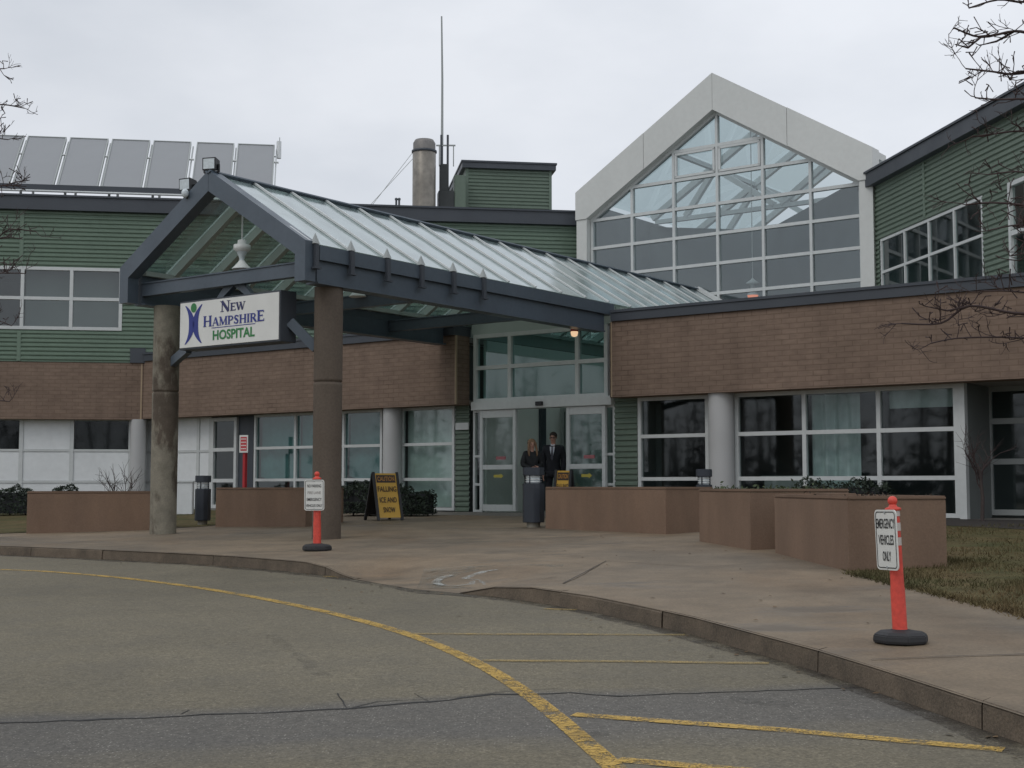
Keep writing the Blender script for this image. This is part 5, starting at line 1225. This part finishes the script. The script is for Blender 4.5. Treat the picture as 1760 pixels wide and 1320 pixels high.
    mb = MB(); mb.ball(Q(0, -.094, 1.583), .024 * k, 1, .35, .3); mesh_obj('mouth', mb, MAT('lips', (.30, .10, .09), .5), t)
    mb = MB()
    if female:
        mb.ball(Q(0, .022, 1.69), .105 * k, .98, 1.0, .98)
        mesh_obj('hair', mb, m_hair, t)
        mb = MB()
        for s in (-1, 1): mb.tube([Q(s * .075, -.05, 1.70), Q(s * .092, -.055, 1.60), Q(s * .10, -.085, 1.50), Q(s * .10, -.12, 1.42), Q(s * .09, -.125, 1.37)], [.024 * k, .03 * k, .03 * k, .024 * k, .01 * k], 10)
        mb.tube([Q(0, .08, 1.70), Q(0, .10, 1.58), Q(0, .11, 1.42)], [.07 * k, .08 * k, .05 * k], 12); mesh_obj('long_hair', mb, m_hair, t)
    else:
        mb.ball(Q(0, .018, 1.705), .098 * k, .88, 1.02, .86); mesh_obj('hair', mb, m_hairb, t)
        mb = MB(); mb.prism([Q(-.055, -.128, 1.455), Q(.055, -.128, 1.455), Q(.045, -.145, 1.36), Q(.0, -.152, 1.17), Q(-.045, -.145, 1.36)], yd * .03 * k); mb.tube([Q(-.045, -.05, 1.50), Q(0, -.075, 1.475), Q(.045, -.05, 1.50)], .016 * k, 8); mesh_obj('shirt', mb, m_shirt, t)
        mb = MB(); mb.prism([Q(-.016, -.136, 1.47), Q(.016, -.136, 1.47), Q(.012, -.142, 1.43), Q(.028, -.158, 1.20), Q(0, -.160, 1.14), Q(-.028, -.158, 1.20), Q(-.012, -.142, 1.43)], yd * .01 * k); mesh_obj('tie', mb, m_tie, t)
        mb = MB()
        for s in (-1, 1):
            ring = [Q(s * .034 + .024 * math.cos(a), -.112, 1.655 + .017 * math.sin(a)) for a in [2 * PI * i / 12 for i in range(13)]]; mb.tube(ring, .0035 * k, 5, False); mb.tube([Q(s * .058, -.11, 1.66), Q(s * .08, .0, 1.66)], .003 * k, 5)
        mb.tube([Q(-.011, -.115, 1.66), Q(.011, -.115, 1.66)], .003 * k, 5); mesh_obj('glasses', mb, m_black, t)
    return t
um = FM.S(951, 800, NW + .25); pm = FM.P(um, NW + .25, .003); person(pm, (zt(pm.x, pm.y, 741) - .003) / 1.0 * 1.76 / 1.80, -.22, 'person in dark suit, white shirt, tie and glasses standing in the open doorway', False)
uw_ = FM.S(914, 800, NW - .45); pw = FM.P(uw_, NW - .45, 0); pw.z = gz(pw.x, pw.y); person(pw, (zt(pw.x, pw.y, 753) - pw.z) * 1.76 / 1.80, .25, 'person with long fair hair and black coat behind the dark bollard, hands clasped', True)

# ------------------------------------------------------------------ hedges and plants
def leaves(mb, n, samp, sz, flat=0.0):
    for _ in range(n):
        c, nrm = samp(); a = Vector((random.gauss(0, 1), random.gauss(0, 1), random.gauss(0, 1))); a = (a + nrm * 1.2).normalized(); b = a.cross(Vector((random.gauss(0, 1), random.gauss(0, 1), random.gauss(0, 1)))).normalized(); c2 = a.cross(b)
        s = sz * random.uniform(.6, 1.3); mb.add([c - b * s, c + c2 * s * .5, c + b * s, c - c2 * s * .5], [(0, 1, 2, 3)])
def hedge(p, L, D, H, yaw, lab, n, sz=.035, mat=None, group=None, name='hedge'):
    p = Vector(p); t = thing(name, lab, 'hedge' if name == 'hedge' else 'shrub', p, group); xd, yd = local_axes(yaw)
    def lump(x, y): return .06 * math.sin(x * 7 + p.x) + .05 * math.sin(y * 9 + x * 3.3) + .03 * math.sin(x * 17)
    def samp():
        f = random.random()
        x, y, z = random.uniform(-.5, .5), random.uniform(-.5, .5), random.uniform(.08, 1)
        if f < .35: z = random.uniform(.9, 1.03); nn = Vector((0, 0, 1))
        elif f < .75: y = random.choice((-.5, -.5, .5)) + random.gauss(0, .03); nn = -yd
        elif f < .9: x = random.choice((-.5, .5)) + random.gauss(0, .02); nn = xd
        else: nn = Vector((0, 0, .3))
        rr_ = 1 - .12 * abs(z - .5); return p + xd * x * L * rr_ + yd * (y * D * rr_ + lump(x * L, z) * .6) + Vector((0, 0, z * H + lump(x * L, y * D) * (z > .5))), nn
    mb = MB(); leaves(mb, n, samp, sz); mesh_obj('foliage', mb, mat or m_leaf, t, 0, False)
    mb = MB(); mb.box(p + Vector((0, 0, .05)), L * .86, D * .75, H * .82, yaw); mesh_obj('dark_core', mb, m_dark, t)  # solid black box filling the inside of the foliage
    mb = MB()
    for i in range(max(2, int(L / .4))):
        q = p + xd * (-L / 2 + .2 + i * .4) * .9; mb.tube([q - Vector((0, 0, .03)), q + Vector((.02, 0, H * .4))], .02, 6)
    mesh_obj('stem', mb, m_bark, t)
g_ = ground_at(640, 886); hedge(g_, 110 / 2320 * g_.y, .8, 48 / 2320 * g_.y, -.25, 'dark clipped hedge behind the brown column and the caution board', 3200)
g_ = ground_at(706, 888); hedge(g_ + Vector((.1, .35, 0)), .68, .66, .50, -.25, 'rounded dark shrub at the right end of the hedge, beside the caution board', 1500, name='shrub')
g_ = ground_at(18, 886); hedge(g_, 1.25, .7, 43 / 2320 * g_.y, .1, 'dark clipped hedge on the lawn at the left edge of the picture', 1800)
g_ = ground_at(112, 880); hedge(g_, .62, .5, 40 / 2320 * g_.y, .1, 'low dark hedge peeping over the far left planter', 900)
h5 = FM.P(FM.S(1450, 838, NW - .6), NW - .6, .0); hedge(h5, 1.7, .6, .60, -TH, 'dark hedge under the windows behind the two nearest planters', 1800)
def ground_cover(pl_, lab, n, mat, hh):
    t, z, inn = pl_; c = sum((Vector((q.x, q.y, 0)) for q in inn), Vector()) / 4; r_ = thing('planter_greenery', lab, 'plants', (c.x, c.y, z - .07)); mb = MB()
    def samp():
        a, b = random.random(), random.random(); q = (inn[0] * (1 - a) + inn[1] * a) * (1 - b) + (inn[3] * (1 - a) + inn[2] * a) * b
        return Vector((q.x, q.y, z - .06 + abs(random.gauss(0, hh)) * (.6 + .5 * math.sin(q.x * 6) * math.sin(q.y * 5)))), Vector((0, 0, .5))
    leaves(mb, n, samp, .03); mesh_obj('foliage', mb, mat, r_, 0, False)
    mb = MB()
    for _ in range(14):
        q, _n = samp(); mb.tube([Vector((q.x, q.y, z - .09)), q + Vector((0, 0, .03))], .005, 5)
    mesh_obj('stem', mb, m_twig, r_)
ground_cover(pl2, 'low green ground cover filling the middle right-hand planter', 1300, m_leaf2, .05)
ground_cover(pl3, 'sparse dark ground cover on the soil of the biggest planter', 900, m_soil, .035)
def twiggy(mb, p, d, L, r_, depth, spread=.6, seg=4, up=.25):
    pts = [Vector(p)]; d = Vector(d).normalized()
    for i in range(seg):
        d = (d + Vector((random.gauss(0, .18), random.gauss(0, .18), random.gauss(0, .14) + up * .2))).normalized(); pts.append(pts[-1] + d * L / seg)
    mb.tube(pts, [r_ * (1 - .6 * i / seg) for i in range(seg + 1)], 5 if r_ < .02 else 7, False)
    if depth > 0:
        for _ in range(random.randint(3, 4)):
            i = random.randint(1, seg); dd = (d + Vector((random.gauss(0, spread), random.gauss(0, spread), random.gauss(0, spread * .8) + .2))).normalized(); twiggy(mb, pts[i], dd, L * random.uniform(.45, .7), r_ * .55, depth - 1, spread, seg, up)
g_ = ground_at(207, 893); t = thing('bare_shrub', 'leafless twiggy shrub rising over the far left planter', 'shrub', g_)
mb = MB()
for i in range(9):
    a = 2 * PI * i / 9; twiggy(mb, g_ + Vector((0, 0, .15)), (math.cos(a) * .5, math.sin(a) * .5, 1), .62, .014, 2, .5)
mesh_obj('twigs', mb, m_bark, t); mb = MB(); mb.tube([g_ - Vector((0, 0, .05)), g_ + Vector((0, 0, .18))], [.05, .035], 8); mesh_obj('stem', mb, m_bark, t)
g_ = FM.P(FM.S(1688, 890, NW - .7), NW - .7, -.02); t = thing('young_tree', 'thin reddish leafless sapling in the mulch before the recessed window', 'sapling', g_)
mb = MB(); mb.tube([g_ - Vector((0, 0, .05)), g_ + Vector((.02, 0, .4)), g_ + Vector((-.03, 0, .9))], [.035, .03, .022], 8); mesh_obj('trunk', mb, m_bark, t)
mb = MB()
for i in range(7): twiggy(mb, g_ + Vector((0, 0, .45 + .07 * i)), (random.gauss(0, .5), random.gauss(0, .5), 1), .55, .012, 2, .6)
mesh_obj('crown', mb, m_twig, t)

# ------------------------------------------------------------------ bare trees at both edges of the picture
def spurs(mb, pts, r0, dens):
    """short knobbly fruiting spurs along a branch"""
    for a, b in zip(pts, pts[1:]):
        L = (b - a).length
        for _ in range(max(1, int(L * dens))):
            q = a.lerp(b, random.random()); d = Vector((random.gauss(0, 1), random.gauss(0, .8), random.gauss(.5, .8))).normalized(); l = random.uniform(.04, .15)
            m = q + d * l * .6 + Vector((0, 0, .008)); e = q + d * l + Vector((random.gauss(0, .015), random.gauss(0, .015), .02))
            mb.tube([q, m, e], [.0038, .003, .0042], 4, False)
            for _ in range(random.randint(1, 4)):
                e2 = (m if random.random() < .4 else e) + Vector((random.gauss(0, .03), random.gauss(0, .03), random.gauss(.008, .028))); mb.tube([m if random.random() < .4 else e, e2], [.0028, .0044], 4, False)
def fork(mb, p, d, l, r_, dep):
    q = [p]; d = d.normalized()
    for _ in range(4):
        d = (d + Vector((random.gauss(0, .16), random.gauss(0, .16), random.gauss(.05, .14)))).normalized(); q.append(q[-1] + d * l / 4)
    mb.tube(q, [r_, r_ * .9, r_ * .8, r_ * .7, r_ * .75], 4, False)
    if dep:
        for _ in range(3): fork(mb, random.choice(q[1:]), d + Vector((random.gauss(0, .7), random.gauss(0, .7), random.gauss(.1, .6))), l * .6, r_ * .8, dep - 1)
def at_depth(px, py, y):
    d = ray(px, py); k = y / d[1]; return Vector((d[0] * k, y, CZ + d[2] * k))
def bare_tree(base, top, tips, lab, r_, dens=18):
    base = Vector(base); top = Vector(top); t = thing('bare_tree', lab, 'tree', base)
    mid = base.lerp(top, .5) + Vector((.06, .05, 0)); tp = [base - Vector((0, 0, .1)), base + Vector((0, 0, .15)), base.lerp(top, .25) + Vector((-.03, .02, 0)), mid, base.lerp(top, .78), top]
    mb = MB(); mb.tube(tp, [r_ * 1.35, r_ * 1.05, r_, r_ * .85, r_ * .6, r_ * .3], 12); mesh_obj('trunk', mb, m_bark, t)
    tw = MB()
    for tip, hz, rad in tips:
        tip = Vector(tip); st = base.lerp(top, hz); dirv = tip - st; L = dirv.length; n = 9; pts = []
        sag = random.uniform(.02, .08) * L
        for i in range(n + 1):
            f = i / n; pts.append(st + dirv * f + Vector((0, 0, math.sin(f * PI) * sag)) + Vector((random.gauss(0, .011), random.gauss(0, .012), random.gauss(0, .013))) * L * (.35 + f) * (0 if i in (0, n) else 1))
        sm = [Vector(q) for q in spline([tuple(q) for q in pts], 4)]; m_ = len(sm) - 1
        tw.tube(sm, [rad * .62 * (1 - .86 * i / m_) + .003 for i in range(m_ + 1)], 7, False); spurs(tw, pts[2:], rad, dens)
        for i in range(4, n + 1): fork(tw, pts[i], dirv.normalized() + Vector((random.gauss(0, .6), random.gauss(0, .6), random.gauss(.1, .6))), L * .06 + .05, .0036, 2)
        for i in range(3, n):
            for _ in range(random.choice((0, 1, 1)) if hz > .4 else random.choice((0, 0, 1))):
                d = (dirv.normalized() + Vector((random.gauss(0, .5), random.gauss(0, .5), random.gauss(.05, .5)))).normalized(); l = L * random.uniform(.10, .24) * (1.15 - i / n * .6)
                q = [pts[i], pts[i] + d * l * .5 + Vector((0, 0, random.gauss(.0, .03))), pts[i] + d * l + Vector((0, 0, random.gauss(.03, .04)))]; tw.tube(q, [rad * .26 * (1 - .5 * i / n) + .003, rad * .18 + .002, .0035], 5, False); spurs(tw, q, rad, dens * 1.2)
    mesh_obj('crown', tw, m_twig, t)
D = 9.4
bR = FM.P(-1.55, 10.9, 0); bR.z = gz(bR.x, bR.y)
bX = Vector((5.15, 9.6, gz(5.15, 9.6)))
T = lambda x, y, d=D: at_depth(x, y, d)
bare_tree(bX, (5.0, 9.7, 5.2), [(T(1640, 48), .72, .035), (T(1665, 14, 9.7), .80, .03), (T(1660, 118), .66, .03), (T(1676, 168, 9.2), .62, .025), (T(1668, 236, 9.9), .56, .022), (T(1660, 352, 9.2), .48, .026), (T(1715, 392, 9.0), .42, .02), (T(1700, 300, 9.6), .52, .02),
    (T(1550, 556, 9.3), .36, .028), (T(1600, 590, 9.6), .30, .018), (T(1690, 500, 9.0), .38, .018), (T(1735, 440, 9.8), .44, .02), (T(2300, 200), .6, .03), (T(2420, 40, 10.5), .7, .03), (T(2000, -200, 10), .85, .03), (T(2300, 500, 8.8), .45, .03), (T(2050, 60, 11), .75, .03)],
    'bare knobbly tree outside the right edge, branches reaching into the picture', .11, 15)
DL = 13.0
bL = Vector((-6.75, 13.3, gz(-6.75, 13.3)))
TL = lambda x, y, d=DL: at_depth(x, y, d)
bare_tree(bL, (-6.6, 13.3, 5.6), [(TL(42, 186), .78, .028), (TL(8, 118), .84, .025), (TL(36, 318), .64, .024), (TL(14, 240), .70, .02), (TL(62, 398), .54, .022), (TL(44, 470, 12.6), .48, .02), (TL(20, 560, 13.4), .40, .018), (TL(16, 690), .27, .02), (TL(-420, 200), .7, .03), (TL(-520, 60, 14), .8, .03), (TL(-380, 420, 12), .5, .03), (TL(-260, -60, 14), .88, .02)],
    'bare knobbly tree outside the left edge, twig ends crossing the green siding', .10, 16)

# ------------------------------------------------------------------ grass blades
def in_poly(x, y, P):
    c = False; j = len(P) - 1
    for i in range(len(P)):
        if (P[i].y > y) != (P[j].y > y) and x < (P[j].x - P[i].x) * (y - P[i].y) / (P[j].y - P[i].y) + P[i].x: c = not c
        j = i
    return c
mb = MB(); cnt = 0
while cnt < 15000:
    y = random.uniform(9, 21) if random.random() < .5 else random.uniform(9, 15); x = random.uniform(2.8, 9.0)
    if not in_poly(x, y, lawnR) or x > .42 * y + .4: continue
    if in_poly(x, y, [Vector((*q, 0)) for q in ((3.18, 16.41), (3.41, 13.76), (4.49, 14.03), (4.27, 16.6))]): continue
    z = gz(x, y); h = random.uniform(.018, .055) * (1 + .8 * math.sin(x * 3.1) * math.sin(y * 2.3)); a = random.uniform(0, PI); w_ = random.uniform(.004, .008); l = random.gauss(0, .022), random.gauss(0, .022)
    dx, dy = math.cos(a) * w_, math.sin(a) * w_
    mb.add([(x - dx, y - dy, z), (x + dx, y + dy, z), (x + l[0], y + l[1], z + max(.012, h))], [(0, 1, 2)]); cnt += 1
for _ in range(2600):   # ragged fringe over the pavement edge
    a, b = random.choice(list(zip(LR[:4], LR[1:5]))); q = a.lerp(b, random.random()) + Vector((random.gauss(0, .05), random.gauss(0, .05), 0)); z = gz(q.x, q.y); w_ = .006; an = random.uniform(0, PI); dx, dy = math.cos(an) * w_, math.sin(an) * w_
    mb.add([(q.x - dx, q.y - dy, z), (q.x + dx, q.y + dy, z), (q.x + random.gauss(0, .03), q.y + random.gauss(0, .03), z + random.uniform(.015, .05))], [(0, 1, 2)])
struct('grass', mb, m_blade, 'stuff', False)

# ------------------------------------------------------------------ wood across the drive, behind the camera (mirrored in the windows)
mb = MB()
for i in range(420):
    az = R(random.uniform(165, 378)); rr_ = random.uniform(62, 90); x, y = rr_ * math.cos(az), rr_ * math.sin(az); z = -1.3; h = random.uniform(6.5, 12.5)
    mb.tube([(x, y, z), (x + random.gauss(0, .3), y, z + h * .5), (x + random.gauss(0, .5), y, z + h)], [.2, .12, .03], 4, False)
    for _ in range(120):
        zz_ = random.random() ** 1.5; w_ = (1.05 - zz_) * 2.2 + .5; c = Vector((x + random.gauss(0, w_ * .6), y + random.gauss(0, w_ * .6), z + h * zz_)); d = Vector((random.gauss(0, 1), random.gauss(0, 1), random.gauss(.5, .6))).normalized() * random.uniform(.4, 1.1); s = Vector((random.gauss(0, 1), random.gauss(0, 1), random.gauss(0, 1))).normalized() * random.uniform(.05, .12) * (1 + 2.5 * (zz_ < .4))
        mb.add([c - s, c + s, c + d], [(0, 1, 2)])
o = struct('woodland', mb, m_bark, 'stuff', False); o['label'] = 'dark leafless wood across the drive, mirrored in the windows'
